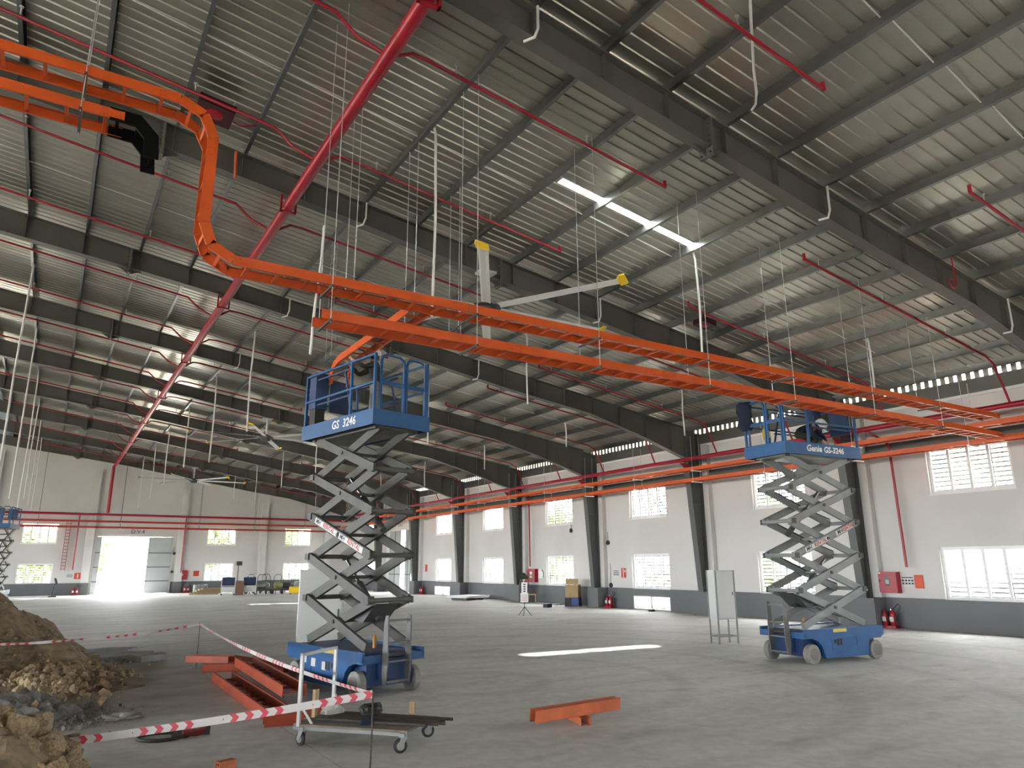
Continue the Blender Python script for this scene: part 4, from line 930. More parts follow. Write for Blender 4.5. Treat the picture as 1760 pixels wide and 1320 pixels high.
def crumple(name, label, cat, loc, sx, sy, sz, m, seed, n=16, amp=0.5):
    mb = MB(); rows = 9
    for i in range(rows):
        ph = (math.pi/2)*i/(rows-1)
        for j in range(n):
            th = 2*math.pi*j/n; d = Vector((math.cos(th)*math.cos(ph), math.sin(th)*math.cos(ph), math.sin(ph)))
            f = 1 + amp*noise.noise(d*2.3+Vector((seed,0,0))) + 0.3*amp*noise.noise(d*6+Vector((0,seed,0)))
            mb.v.append(Vector((d.x*sx*f, d.y*sy*f, max(0.002,d.z*sz*f))))
    for i in range(rows-1):
        for j in range(n): mb.f.append([i*n+j,i*n+(j+1)%n,(i+1)*n+(j+1)%n,(i+1)*n+j]); mb.mi.append(0)
    mb.f.append(list(range(n))[::-1]); mb.mi.append(0)
    o = mb.build(name, m, smooth=False, loc=loc); return tag(o, label, cat)
crumple('plastic_bag', 'small grey plastic bag on the handle end of the flat cart', 'bag', Mc @ Vector((-LN+0.12,0.05,0.275)), 0.13,0.11,0.14, bag, 3)
crumple('shoe_sole', 'single dark shoe with pale sole on the flat cart', 'shoe', Mc @ Vector((0.12,-0.22,0.233)), 0.12,0.045,0.07, M_navy, 8, amp=0.2)
crumple('plastic_sheet', 'crumpled pale plastic sheet lying on the floor before the soil heap', 'plastic sheet', (1.12,11.72,0.0), 0.24,0.10,0.07, mat('dull_plastic',(0.26,0.25,0.225),0.5), 5, n=22, amp=0.9)

# --- red power tool with a hose loop
t = thing('power_saw', 'dark red hand power tool with a black loop lying on the floor', 'power tool', (1.72,10.15,0), R(-15))
MB().lathe([(0.05,-0.14),(0.085,-0.12),(0.09,0.02),(0.075,0.10),(0.04,0.14)],14,Matrix.Translation((0.05,0,0.09)) @ Matrix.Rotation(R(90),4,'Y')).build('motor', mat('tool_red',(0.13,0.018,0.016),0.5,var=0.4,scale=20), t, smooth=True)
MB().box(0.12,-0.05,0.02,0.22,0.05,0.14).build('grip', M_black, t)
MB().tube([(-0.10+(-0.22)+0.26*math.cos(a), 0.22*math.sin(a), 0.022) for a in [0.3+5.7*i/22 for i in range(23)]],0.020,8).build('loop', M_black, t, smooth=True)
MB().lathe([(0.02,0),(0.11,0),(0.11,0.012),(0.02,0.012)],18,Matrix.Translation((-0.10,0,0.02)) @ Matrix.Rotation(R(20),4,'X')).build('guard', M_dgrey, t)
# --- hollow red brick
t = thing('hollow_brick', 'single red hollow clay brick at the bottom edge', 'brick', (1.78,8.36,0), R(20))
mb = MB().box(-0.09,-0.045,0,0.09,0.045,0.012).box(-0.09,-0.045,0.078,0.09,0.045,0.09).box(-0.09,-0.045,0.012,0.09,-0.033,0.078).box(-0.09,0.033,0.012,0.09,0.045,0.078).box(-0.09,-0.006,0.012,0.09,0.006,0.078).box(-0.09,-0.033,0.039,0.09,-0.006,0.051).box(-0.09,0.006,0.039,0.09,0.033,0.051)
mb.build('body', M_brick, t)

# --- orange tray lengths lying about
M_pile = mat('orange_shaded_tray',(0.32,0.052,0.018),0.5,var=0.25,scale=3)  # pile's shade put into the colour: the hung trays' orange, darkened
def loose_tray(label, p, q, z, width=0.3, h=0.14, tilt=0, rungs=True, m=None, group='orange tray lengths on the floor', rail=0.032):
    p = Vector((*p,0)); q = Vector((*q,0)); ln = (q-p).length
    t = thing('tray_length', label, 'cable tray', (0,0,0), 0, group)
    M = place(q-p, (p.x,p.y,z)) @ Matrix.Rotation(tilt,4,'X'); t.matrix_basis = M; m = m or M_pile
    for s in (-1,1):
        y = s*width/2; mb = MB()
        mb.box(0,min(y,y-s*0.008),0,ln,max(y,y-s*0.008),h).box(0,min(y,y-s*rail),0,ln,max(y,y-s*rail),0.006).box(0,min(y,y-s*rail),h-0.006,ln,max(y,y-s*rail),h); mb.build('side_rail', m, t)
    if rungs:
        n = max(2,int(ln/0.4))
        for i in range(n): x = (i+0.5)*ln/n; MB().box(x-0.02,-width/2+0.009,0.02,x+0.02,width/2-0.009,0.05).build('rung', m, t)
    return t
loose_tray('long orange tray length on top of the pile by the cart', (3.40,15.1), (3.26,11.2), 0.165, 0.34, 0.16)
loose_tray('long orange tray length on the floor at the left of the pile', (2.92,14.6), (2.86,10.6), 0.0, 0.34, 0.16)
loose_tray('orange tray length lying crosswise under the far end of the pile', (2.85,16.0), (3.95,15.5), 0.0, 0.26, 0.15)
loose_tray('orange tray length at the far right of the pile', (3.55,17.2), (4.15,14.7), 0.0, 0.24, 0.15)
loose_tray('short orange tray offcut sticking out at the left of the pile', (2.62,16.35), (3.30,15.75), 0.16, 0.24, 0.13)
loose_tray('short orange tray offcut at the near end of the pile', (2.62,10.28), (3.10,10.20), 0.0, 0.26, 0.15)
loose_tray('orange tray offcut under the handle of the flat cart', (3.05,10.55), (3.75,10.75), 0.0, 0.22, 0.13)
MT = mat('orange_dull_fitting',(0.52,0.13,0.05),0.5,var=0.2,scale=4)
loose_tray('single orange tray length lying alone on the open floor', (5.34,8.10), (6.80,8.22), 0.10, 0.12, 0.15, R(6), False, MT)
loose_tray('small orange bracket propping the lone tray length', (6.08,7.98), (6.20,8.42), 0.0, 0.14, 0.098, 0, False, MT)

# --- barrier tape and its rods
def tape_material():
    m = bpy.data.materials.new('barrier_tape'); m.use_nodes = True; nt = m.node_tree; b = nt.nodes['Principled BSDF']; L_ = nt.links
    uv = nt.nodes.new('ShaderNodeUVMap'); sep = nt.nodes.new('ShaderNodeSeparateXYZ'); L_.new(uv.outputs[0], sep.inputs[0])
    def mth(op, a, c):
        n = nt.nodes.new('ShaderNodeMath'); n.operation = op
        for i, x in enumerate((a,c)):
            if isinstance(x,(int,float)): n.inputs[i].default_value = x
            else: L_.new(x, n.inputs[i])
        return n.outputs[0]
    # chevrons pointing along the tape: u + |v-0.5| * k, repeated every 0.14 m
    c = mth('MULTIPLY', mth('ABSOLUTE', mth('SUBTRACT', sep.outputs[1], 0.5), 0), -0.07)
    u = mth('FRACT', mth('DIVIDE', mth('ADD', sep.outputs[0], c), 0.15), 0)
    st = mth('LESS_THAN', u, 0.42)
    # every sixth stripe leaves room for the printed word
    blk = mth('LESS_THAN', mth('FRACT', mth('DIVIDE', sep.outputs[0], 0.90), 0), 0.68)
    f = mth('MULTIPLY', st, blk)
    mx = nt.nodes.new('ShaderNodeMix'); mx.data_type = 'RGBA'; L_.new(f, mx.inputs[0]); mx.inputs[6].default_value = (0.43,0.41,0.385,1); mx.inputs[7].default_value = (0.40,0.025,0.045,1)
    L_.new(mx.outputs[2], b.inputs['Base Color']); b.inputs['Roughness'].default_value = 0.4
    return m
M_tape = tape_material()
def tape(label, pts, w=0.07, sag=0.05, n=24, twist=None):
    P = []
    for a, b in zip(pts[:-1], pts[1:]):
        a = Vector(a); b = Vector(b)
        for i in range(n): s = i/n; P.append(a.lerp(b,s) - Vector((0,0,sag*4*s*(1-s))))
    P.append(Vector(pts[-1])); me = bpy.data.meshes.new('barrier_tape'); vs = []; us = []; u = 0
    for i, p in enumerate(P):
        if i: u += (P[i]-P[i-1]).length
        d = (P[min(i+1,len(P)-1)]-P[max(i-1,0)]).normalized(); side = d.cross(Vector((0,0,1))).normalized(); up = side.cross(d)
        tw = (twist or 0)*math.sin(i*0.35)
        ww = up*math.cos(tw) + side*math.sin(tw)
        for off in (0.0005,-0.0005):
            q = d.cross(ww)*off; vs += [tuple(p-ww*w/2+q), tuple(p+ww*w/2+q)]
        us.append(u)
    fs = []; fu = []
    for i in range(len(P)-1):
        a = 4*i; b = 4*(i+1)
        fs.append([a,b,b+1,a+1]); fu.append([(us[i],0),(us[i+1],0),(us[i+1],1),(us[i],1)])
        fs.append([a+3,b+3,b+2,a+2]); fu.append([(us[i],1),(us[i+1],1),(us[i+1],0),(us[i],0)])
    me.from_pydata(vs,[],fs); ul = me.uv_layers.new(name='UVMap')
    for p_, uvs in zip(me.polygons, fu):
        for li, c in zip(p_.loop_indices, uvs): ul.data[li].uv = c
    me.materials.append(M_tape); o = bpy.data.objects.new('barrier_tape', me); COL.objects.link(o)
    return tag(o, label, 'barrier tape', 'red and white barrier tapes')
for (x,y,h_,lab) in ((2.78,16.48,0.90,'thin steel rod holding the tape beyond the orange pile'),(2.96,7.42,0.78,'thin steel rod holding the tape in front of the flat cart')):
    o = MB().tube([(x,y,0.001),(x+0.004,y,h_*0.5),(x,y,h_)],0.008,6).build('tape_rod', M_rust); tag(o, lab, 'rod', 'rods of the barrier tape')
tape('red and white barrier tape from the near rod across to the near soil heap', [(2.96,7.42,0.735),(0.30,9.05,0.30)], 0.075, 0.02)
tape('red and white barrier tape from the far rod to the near rod', [(2.78,16.48,0.86),(2.96,7.42,0.735)], 0.05, 0.10, twist=0.5)
tape('red and white barrier tape across the soil heap to the far rod', [(-1.5,17.2,0.66),(0.7,16.6,0.67),(2.78,16.48,0.86)], 0.05, 0.04, twist=0.9)

# --- soil heaps
def hill(name, label, x0, y0, rx, ry, hgt, m, seed, n=60, rough=0.16, pk=1.3, fine=0.05):
    mb = MB()
    for i in range(n+1):
        for j in range(n+1):
            u = -1+2*i/n; v_ = -1+2*j/n; r = math.sqrt(u*u+v_*v_)
            p = Vector((u*rx, v_*ry, 0)); w = noise.noise(p*0.9+Vector((seed,seed,0)))
            f = max(0, 1-(r*(1+0.25*w))**pk)
            z = hgt*f*(1+0.25*noise.noise(p*1.3+Vector((0,seed,3)))) + (rough*noise.noise(p*2.6+Vector((seed,0,9))) + fine*noise.noise(p*9+Vector((seed,4,0))))*min(1,f*5)
            mb.v.append(Vector((p.x, p.y, z if f > 0 else -0.02)))
    for i in range(n):
        for j in range(n):
            a = i*(n+1)+j; mb.f.append([a,a+n+1,a+n+2,a+1]); mb.mi.append(0)
    o = mb.build(name, m, loc=(x0,y0,0)); return tag(o, label, 'soil heap')
hill('soil_heap', 'tall heap of brown excavated soil at the left edge', -1.9, 19.5, 3.1, 4.2, 1.95, M_dirt, 2.0, 80, 0.10, 1.15)
hill('soil_heap', 'near heap of light brown soil in the bottom left corner', -0.62, 8.75, 1.15, 1.1, 0.62, M_dirt, 7.0, 50, 0.12, 1.6)
hill('gravel_heap', 'low grey gravel heap between the two soil heaps', -0.55, 12.6, 1.35, 1.1, 0.42, M_gravel, 4.0, 70, 0.10, 1.2, 0.10)
hill('soil_spread', 'thin spread of broken brown soil at the foot of the tall heap', 0.1, 15.9, 1.6, 2.0, 0.22, M_dirt, 9.0, 60, 0.05, 1.0)
def rock_mesh(seed, n=2, amp=0.35):
    b = bmesh.new(); bmesh.ops.create_icosphere(b, subdivisions=n, radius=1.0)
    for v_ in b.verts:
        c = v_.co.normalized(); f = 1 + amp*noise.noise(c*1.5+Vector((seed*3.1,0,0))) + amp*0.5*noise.noise(c*4+Vector((0,seed*1.7,0)))
        v_.co = c*f
        for ax_ in range(3): v_.co[ax_] = max(-0.8,min(0.8,v_.co[ax_]))
    me = bpy.data.meshes.new('rock'); b.to_mesh(me); b.free(); return me
rocks = []
for s in range(6):
    me = rock_mesh(s, 3 if s < 4 else 2, 0.55); me.materials.append(M_rock); rocks.append(me)
near = [(-0.30,9.35,0.52,0.20),(0.10,9.22,0.42,0.19),(0.34,9.05,0.22,0.20),(-0.08,9.0,0.42,0.22),(0.22,8.78,0.30,0.17),(0.42,8.72,0.12,0.15),(-0.32,8.8,0.52,0.21),(0.0,8.6,0.38,0.16),(0.30,8.45,0.16,0.13),(-0.15,9.35,0.50,0.13),(0.45,9.25,0.10,0.12),(0.15,9.45,0.18,0.13),(-0.45,9.1,0.60,0.16),(0.55,8.55,0.07,0.09)]
CL = ['tall left-hand','upright pointed','right-hand standing','big central','lower right','small right-hand','biggest left-hand','low front','low right front','small top','small rear right','rear','topmost','smallest front right']
for k, (x,y,z,s) in enumerate(near):
    o = inst('soil_clod', rocks[k%4], None, (x,y,z), (k*0.9,k*1.7,k*2.3)); o.scale = (s,s*0.9,s*1.05 if k in (2,3) else s*0.85)
    tag(o, CL[k] + ' clod of light brown soil on the near heap', 'soil clod', 'large clods on the near heap')
def scatter(name, label, n, fn, smin, smax, m, cat, me_list=None):
    mb = MB(); base = [rock_mesh(20+i, 1, 0.5) for i in range(4)]
    for i in range(n):
        x, y, z = fn(); s = smin + (smax-smin)*random.random()**3; me = base[i%4]
        M = Matrix.Translation((x,y,z)) @ Euler((random.random()*6,random.random()*6,random.random()*6)).to_matrix().to_4x4() @ Matrix.Diagonal((s,s*0.8,s*0.65,1))
        mb.add([v_.co for v_ in me.vertices],[list(p_.vertices) for p_ in me.polygons],M)
    o = mb.build(name, m); return tag(o, label, cat, kind='stuff')
def toe():
    a = random.random(); x = random.gauss(0.35,0.55); y = random.gauss(16.2,1.3); return x, y, max(0.01,0.20-0.12*abs(x)+0.02*random.random())
scatter('loose_soil', 'loose brown lumps of soil scattered at the foot of the tall heap', 900, toe, 0.015, 0.11, M_rock, 'soil')
scatter('loose_soil', 'loose crumbs of light soil over the near heap', 700, lambda: (lambda x,y: (x,y,max(0.0,0.60-0.62*((x+0.62)**2/1.3+(y-8.75)**2/1.2))))(random.uniform(-0.9,0.62),random.uniform(8.0,9.6)), 0.012, 0.06, M_rock, 'soil')
scatter('loose_gravel', 'loose grey gravel spilling right of the grey heap', 700, lambda: (random.gauss(0.35,0.40),random.gauss(12.3,0.55),0.015+0.02*random.random()), 0.01, 0.05, M_gravel, 'gravel')
def pile_pt():
    a = random.uniform(-1.4,1.4); r = random.uniform(0.2,0.95); x = -1.9+3.1*r*math.cos(a); y = 19.5-4.2*r*abs(math.sin(a)); return x, y, max(0.02,1.95*(1-r**1.15))
scatter('loose_soil', 'small lumps lying on the face of the tall soil heap', 700, pile_pt, 0.015, 0.07, M_dirt, 'soil')
# broken concrete slab pieces
for k, (pts, z, lab) in enumerate([([(0.65,19.4),(1.3,19.9),(1.85,19.75),(2.35,19.6),(2.3,19.05),(1.5,18.75),(0.8,18.9)],0.10,'long cracked piece of grey concrete slab beside the soil'),([(1.75,18.7),(2.45,18.95),(2.5,18.35),(1.95,18.2)],0.13,'square broken piece of concrete slab at the right end of the cracked slab'),([(0.6,21.1),(1.6,21.5),(2.2,21.3),(1.9,20.6),(0.9,20.5)],0.05,'low flat broken piece of concrete slab beyond the cracked slab')]):
    o = MB().prism([(x,y,0.001) for x,y in pts],(0,0,z)).build('slab_piece', M_conc); tag(o, lab, 'concrete slab', 'broken slab pieces')
scatter('rubble', 'small grey chips of concrete around the broken slab', 160, lambda: (random.uniform(0.4,2.4),random.uniform(18.1,19.2),0.02), 0.015, 0.07, M_conc, 'rubble')

# ================================================================== along the side wall
def hose_cabinet(label, loc, rz, w=0.52, h_=0.66):
    t = thing('hose_cabinet', label, 'fire cabinet', loc, rz, 'red fire hose cabinets')     # local: y=0 wall, front faces -y
    MB().box(-w/2,-0.20,0,w/2,0,h_).build('body', M_red, t)
    dr = MB().box(-w/2+0.01,-0.222,0.01,w/2-0.01,-0.201,h_-0.01).build('door', M_red, t)
    MB().box(-0.09,-0.226,h_*0.35,0.07,-0.2225,h_*0.78).build('glass', mat('dark_glass',(0.03,0.035,0.03),0.1), dr)
    MB().box(-0.07,-0.228,h_*0.42,0.05,-0.2265,h_*0.62).build('notice', mat('notice_grey',(0.4,0.42,0.40),0.6), dr)
    MB().box(-w/2+0.04,-0.235,h_*0.5,-w/2+0.065,-0.2225,h_*0.62).build('latch', M_black, dr)
    MB().box(-w/2+0.02,-0.2245,h_-0.06,-w/2+0.10,-0.2225,h_-0.03).build('tag', M_white, dr)
    return t
WR = R(-90)      # things mounted on the side wall face -x
def on_wall(y, z): return (W-0.004, y, z)
hose_cabinet('large red fire hose cabinet on the side wall right of the right-hand lift', on_wall(13.92,1.06), WR, 0.62, 0.66)
hose_cabinet('red fire hose cabinet on the side wall behind the tripod sign', on_wall(34.6,1.05), WR, 0.75, 0.72)
hose_cabinet('red fire hose cabinet on the end wall right of the open door', (9.05,L-0.004,1.0), 0, 0.75, 0.72)
def sign(name, label, loc, rz, w, h_, m, marks=None, ink=None):
    t = thing(name, label, 'sign', loc, rz)
    MB().box(-w/2,-0.012,0,w/2,-0.002,h_).build('panel', m, t)
    if marks:
        for (x,z,sx,sz) in marks: MB().box(x-sx/2,-0.0135,z-sz/2,x+sx/2,-0.0125,z+sz/2).build('mark', ink or M_ink, t)
    return t
M_rs = mat('sign_red',(0.52,0.06,0.03),0.5); M_ws = mat('sign_white',(0.62,0.61,0.59),0.5)
dots = [(-0.15+0.1*i, 0.20-0.09*j, 0.07, 0.05) for i in range(4) for j in range(2)] + [(0,0.29,0.36,0.03)]
sign('instruction_sign', 'white instruction sign with rows of pictograms beside the large hose cabinet', on_wall(13.38,1.25), WR, 0.40, 0.34, M_ws, dots)
sign('rules_sign', 'orange-red rules sign on the side wall right of the pictogram sign', on_wall(13.02,1.22), WR, 0.28, 0.40, M_rs, [(0,0.2,0.22,0.30)], mat('sign_red2',(0.60,0.085,0.035),0.5))
sign('instruction_sign', 'white pictogram sign beside the side wall window with posters', on_wall(27.55,1.40), WR, 0.40, 0.32, M_ws, dots)
sign('rules_sign', 'red and white sign beside the pictogram sign near the posters', on_wall(27.0,1.38), WR, 0.34, 0.44, M_rs, [(-0.02,0.22,0.05,0.4),(0.1,0.3,0.08,0.12)], M_ws)
crumple('hung_bag', 'white plastic bag hung on the side wall beside the far hose cabinet', 'bag', (W-0.09,33.85,1.28), 0.07,0.20,0.42, M_white, 6, amp=0.5)
sign('rules_sign', 'small red sign on the side wall in the far bay', on_wall(48.55,1.55), WR, 0.35, 0.50, M_rs, [(0,0.25,0.2,0.3)], M_redink)
sign('rules_sign', 'red and white sign on the end wall left of the open door', (1.95,L-0.004,1.15), 0, 0.42, 0.44, M_rs, [(0.02,0.22,0.08,0.3)], M_ws)
sign('instruction_sign', 'small white sign left of the red sign on the end wall', (1.45,L-0.004,1.2), 0, 0.4, 0.3, M_ws, dots)
sign('rules_sign', 'red square sign on the end wall right of the hose cabinet', (10.1,L-0.004,1.25), 0, 0.42, 0.42, M_rs, [(0,0.2,0.25,0.25)], M_redink)
# black sounders and small cameras
for k, (x,y,z,lab) in enumerate([(W,28.05,3.02,'round black sounder above the red and white sign on the side wall'),(W,27.95,1.02,'round black sounder just above the grey base of the side wall'),(W,31.05,3.72,'small black sensor below the upper window of the fifth bay')]):
    t = thing('sounder', lab, 'sounder', (x-0.004,y,z), WR)
    MB().lathe([(0.11,0),(0.11,0.05),(0.05,0.08)],14,Matrix.Rotation(R(90),4,'X')).build('body', M_black, t, smooth=True)
    MB().tube([(0,-0.03,0.1),(0,-0.02,1.0 if k == 1 else 0.5)],0.012,6).build('cable', M_arm, t)
for k, (x,y,z,lab) in enumerate([(8.32,L,3.0,'upper black sounder beside the grey leaf of the end door'),(8.30,L,1.6,'lower black sounder beside the grey leaf of the end door')]):
    t = thing('sounder', lab, 'sounder', (x,y-0.13,z), 0)
    MB().lathe([(0.11,0),(0.11,0.05),(0.05,0.08)],14,Matrix.Rotation(R(90),4,'X')).build('body', M_black, t, smooth=True)
    MB().tube([(0,-0.03,0.1),(0,-0.02,0.5)],0.012,6).build('cable', M_arm, t)
# fire extinguishers: tray with two cylinders
def extinguisher(label, loc, rz, co2=False, s=1.0):
    t = thing('fire_extinguisher', label, 'extinguisher', loc, rz, 'red fire extinguishers')
    MB().lathe([(0.08*s,0.0),(0.085*s,0.01),(0.085*s,0.40*s),(0.07*s,0.46*s),(0.03*s,0.50*s),(0.03*s,0.53*s)],16).build('cylinder', M_red, t, smooth=True)
    MB().box(-0.02,-0.07*s,0.53*s,0.02,0.05*s,0.56*s).build('valve', M_chrome, t)
    MB().box(-0.06*s,-0.086*s,0.18*s,0.06*s,-0.080*s,0.32*s).build('label_plate', M_ws, t)
    if co2: MB().tube([(0,0.04,0.55*s),(0.08,0.05,0.62*s),(0.18,0.05,0.72*s),(0.26,0.04,0.66*s),(0.22,0.03,0.56*s),(0.14,0.02,0.50*s),(0.10,0.0,0.2*s)],0.012,8).build('hose', M_black, t, smooth=True)
    else: MB().tube([(0,-0.06,0.55*s),(0.07,-0.06,0.50*s),(0.10,-0.03,0.30*s),(0.09,0.0,0.12*s)],0.010,8).build('hose', M_black, t, smooth=True)
    return t
def ext_stand(label, loc, rz, l1_, l2_):
    t = thing('extinguisher_tray', label, 'tray', loc, rz, 'red extinguisher trays')
    MB().box(-0.26,-0.13,0,0.26,0.13,0.02).build('base', M_red, t)
    MB().box(-0.26,-0.13,0.02,0.26,-0.115,0.07).build('front_lip', M_red, t); MB().box(-0.26,0.115,0.02,0.26,0.13,0.07).build('back_lip', M_red, t)
    M = t.matrix_basis
    extinguisher(l1_, M @ Vector((-0.12,0,0.02)), rz, False); extinguisher(l2_, M @ Vector((0.13,0,0.02)), rz, True)
ext_stand('red floor tray under the extinguishers below the large hose cabinet', (22.80,14.0,0), WR, 'left red extinguisher of the pair below the large hose cabinet', 'right red extinguisher with raised black hose below the large hose cabinet')
ext_stand('red floor tray under the extinguishers left of the posters window', (22.80,28.0-0.15,0), WR, 'left red extinguisher of the pair beside the fourth column', 'right red extinguisher with black hose beside the fourth column')
ext_stand('red floor tray under the extinguishers in the far bay', (22.80,48.7,0), WR, 'left red extinguisher of the pair in the far bay', 'right red extinguisher of the pair in the far bay')
ext_stand('red floor tray under the extinguishers by the end wall', (9.4,63.2,0), 0, 'left red extinguisher below the end wall hose cabinet', 'right red extinguisher below the end wall hose cabinet')
ext_stand('red floor tray under the extinguishers left of the end door', (1.9,63.2,0), 0, 'left red extinguisher left of the open end door', 'right red extinguisher left of the open end door')
# tripod notice
t = thing('tripod_sign', 'white notice board on a thin black tripod in the middle of the floor', 'sign', (16.63,25.7,0), R(-35))
for a in (0.4,2.5,4.6): MB().tube([(0.30*math.cos(a),0.30*math.sin(a),0.0),(0.0,0.0,0.34)],0.012,6).build('leg', M_black, t)
MB().cyl((0,0,0.3),(0,0,1.3),0.012,8).build('pole', M_black, t)
MB().box(-0.12,-0.03,0.86,0.12,-0.014,1.30).build('board', M_white, t); MB().box(-0.16,-0.035,0.52,0.16,-0.02,0.88).build('board', M_white, t)
for j in range(4): MB().box(-0.04,-0.0325,0.92+j*0.09,0.05,-0.0305,0.97+j*0.09).build('mark', M_ink, t)
for j in range(4): MB().box(-0.12,-0.0375,0.57+j*0.07,0.12,-0.0355,0.585+j*0.07).build('mark', M_redink, t)
# cartons, foam boards, bits by the wall
t = thing('carton', 'open tan carton standing on a blue crate by the side wall', 'carton', (22.30,30.0,0.42), R(-50))
for (a,b,c,d_) in ((-0.32,-0.32,0.32,-0.30),(-0.32,0.30,0.32,0.32),(-0.32,-0.30,-0.30,0.30),(0.30,-0.30,0.32,0.30)): MB().box(a,b,0,c,d_,0.60).build('side', M_tan, t)
MB().box(-0.30,-0.30,0,0.30,0.30,0.02).build('bottom', M_tan, t)
MB().box(-0.32,-0.34,0.60,0.32,-0.32,0.85, Matrix.Rotation(R(-6),4,'X')).build('flap', M_tan, t)
crumple('plastic_wrap', 'white plastic wrap sticking out of the tan carton', 'bag', (22.30,30.0,0.86), 0.22,0.2,0.34, M_white, 12, amp=0.7)
t = thing('crate', 'blue and black crate under the tan carton', 'crate', (22.30,30.0,0), R(-50))
MB().box(-0.34,-0.34,0,0.34,0.34,0.41).build('body', mat('crate_blue',(0.03,0.06,0.20),0.5), t)
MB().box(-0.345,-0.35,0.02,-0.02,-0.341,0.39).build('panel', M_black, t)
for k in range(3):
    o = MB().box(-0.9,-0.9,0,0.9,0.9,0.035).build('foam_board', M_white, loc=(21.4+0.05*k,39.3,0.13+0.04*k), rot=(0,0,R(12+4*k))); tag(o, ['lowest','middle','topmost'][k]+' white foam board of the stack by the side wall', 'foam board', 'foam boards by the side wall')
t = thing('pallet', 'low dark pallet under the white foam boards', 'pallet', (21.4,39.3,0), R(12))
for x in (-0.6,0,0.6): MB().box(x-0.06,-0.7,0,x+0.06,0.7,0.09).build('bearer', M_dgrey, t)
for y in (-0.6,-0.2,0.2,0.6): MB().box(-0.7,y-0.07,0.09,0.7,y+0.07,0.125).build('board', M_wood, t)
for k in range(5):
    o = MB().cyl((22.55,31.2-0.0*k,0.03+0.0*k),(22.2-0.07*k,33.6,0.03),0.025,8).build('floor_pipe', M_arm, loc=(-0.10*k,0,0)); tag(o, 'grey pipe lying on the floor behind the tan carton, %s from the wall' % (['first']+ORD[1:])[k], 'pipe', 'grey pipes on the floor by the wall')
t = thing('floor_box', 'small dark box on the floor left of the tan carton', 'box', (20.6,29.8,0), R(20)); MB().box(-0.2,-0.12,0,0.2,0.12,0.16).build('body', M_black, t); MB().box(-0.2,-0.12,0.16,0.2,0.12,0.18).build('lid', M_dgrey, t)
t = thing('floor_light', 'small dark floor box before the louvred vent', 'box', (22.4,24.5,0), 0); MB().box(-0.1,-0.1,0,0.1,0.1,0.09).build('body', M_black, t); MB().box(-0.1,-0.1,0.09,0.1,0.1,0.12).build('lid', M_cab, t)
# welding trolley and a stool with rags in front of the far hose cabinet
t = thing('gas_trolley', 'rusty gas cylinder trolley in front of the far hose cabinet', 'trolley', (22.3,34.55,0), R(-60))
for x in (-0.14,0.14):
    MB().lathe([(0.10,0.05),(0.11,0.07),(0.11,1.0),(0.08,1.12),(0.03,1.16),(0.03,1.25)],14,Matrix.Translation((x,0,0))).build('cylinder', M_rust if x < 0 else M_red, t, smooth=True)
MB().box(-0.28,-0.14,0.02,0.28,0.14,0.05).build('foot_plate', M_dgrey, t)
MB().tube([(-0.25,0.13,0.03),(-0.25,0.16,1.45),(0.25,0.16,1.45),(0.25,0.13,0.03)],0.018,8).build('handle', M_wood, t)
crumple('cloth_rag', 'dark cloth heap on top of the gas cylinder trolley', 'cloth', (22.3,34.55,1.22), 0.24,0.2,0.30, M_jacket, 15, amp=0.6)
t = thing('stool', 'small timber stool beside the gas cylinder trolley', 'stool', (22.25,33.75,0), R(-30))
MB().box(-0.28,-0.18,0.42,0.28,0.18,0.46).build('seat', M_tan, t)
for x in (-0.24,0.24):
    for y in (-0.14,0.14): MB().box(x-0.025,y-0.025,0,x+0.025,y+0.025,0.42).build('leg', M_wood, t)

# ================================================================== equipment along the end wall
for k in range(6):
    t = thing('plank', 'tan plank in the untidy timber pile by the end wall, %s from the bottom' % (['first']+ORD[1:])[k], 'plank', (10.0+0.12*k,58.9-0.1*k,0.078*k), R(-20+9*k)); MB().box(-1.0,-0.14,0,1.0,0.14,0.06).build('board', M_wood, t); MB().box(-1.0,-0.12,0.06,1.0,0.12,0.075).build('top_ply', M_tan, t)
    t['group'] = 'planks by the end wall'
def tool_cart(label, x, y, rz, cloth):
    t = thing('tool_cart', label, 'tool cart', (x,y,0), rz, 'tool carts by the end wall')
    for sx in (-0.45,0.45):
        for sy in (-0.3,0.3): MB().box(sx-0.02,sy-0.02,0.1,sx+0.02,sy+0.02,1.35).build('post', M_galv, t)
    for z in (0.2,0.62,1.33): MB().box(-0.45,-0.3,z,0.45,0.3,z+0.03).build('shelf', M_galv, t)
    MB().box(-0.42,-0.28,0.66,0.42,0.28,1.22).build('blue_box', cloth, t); MB().box(-0.42,-0.28,0.24,0.42,0.28,0.56).build('white_box', M_ws, t)
    for sx in (-0.42,0.42): MB().cyl((sx,-0.26,0.06),(sx,-0.20,0.06),0.06,10).build('caster', M_black, t)
M_bb = mat('box_navy',(0.02,0.03,0.07),0.7)
tool_cart('left wire tool cart with navy and white boxes by the end wall', 11.15,56.2,R(-15), M_bb)
tool_cart('right wire tool cart with navy and white boxes by the end wall', 12.55,56.0,R(-10), M_bb)
t = thing('carton', 'tall brown carton between the two wire tool carts', 'carton', (11.85,55.8,0), R(-12)); MB().box(-0.28,-0.25,0,0.28,0.25,0.95).build('body', mat('brown_card',(0.18,0.11,0.07),0.9), t); MB().box(-0.28,-0.03,0.95,0.28,0.03,0.955).build('tape_strip', M_tan, t)
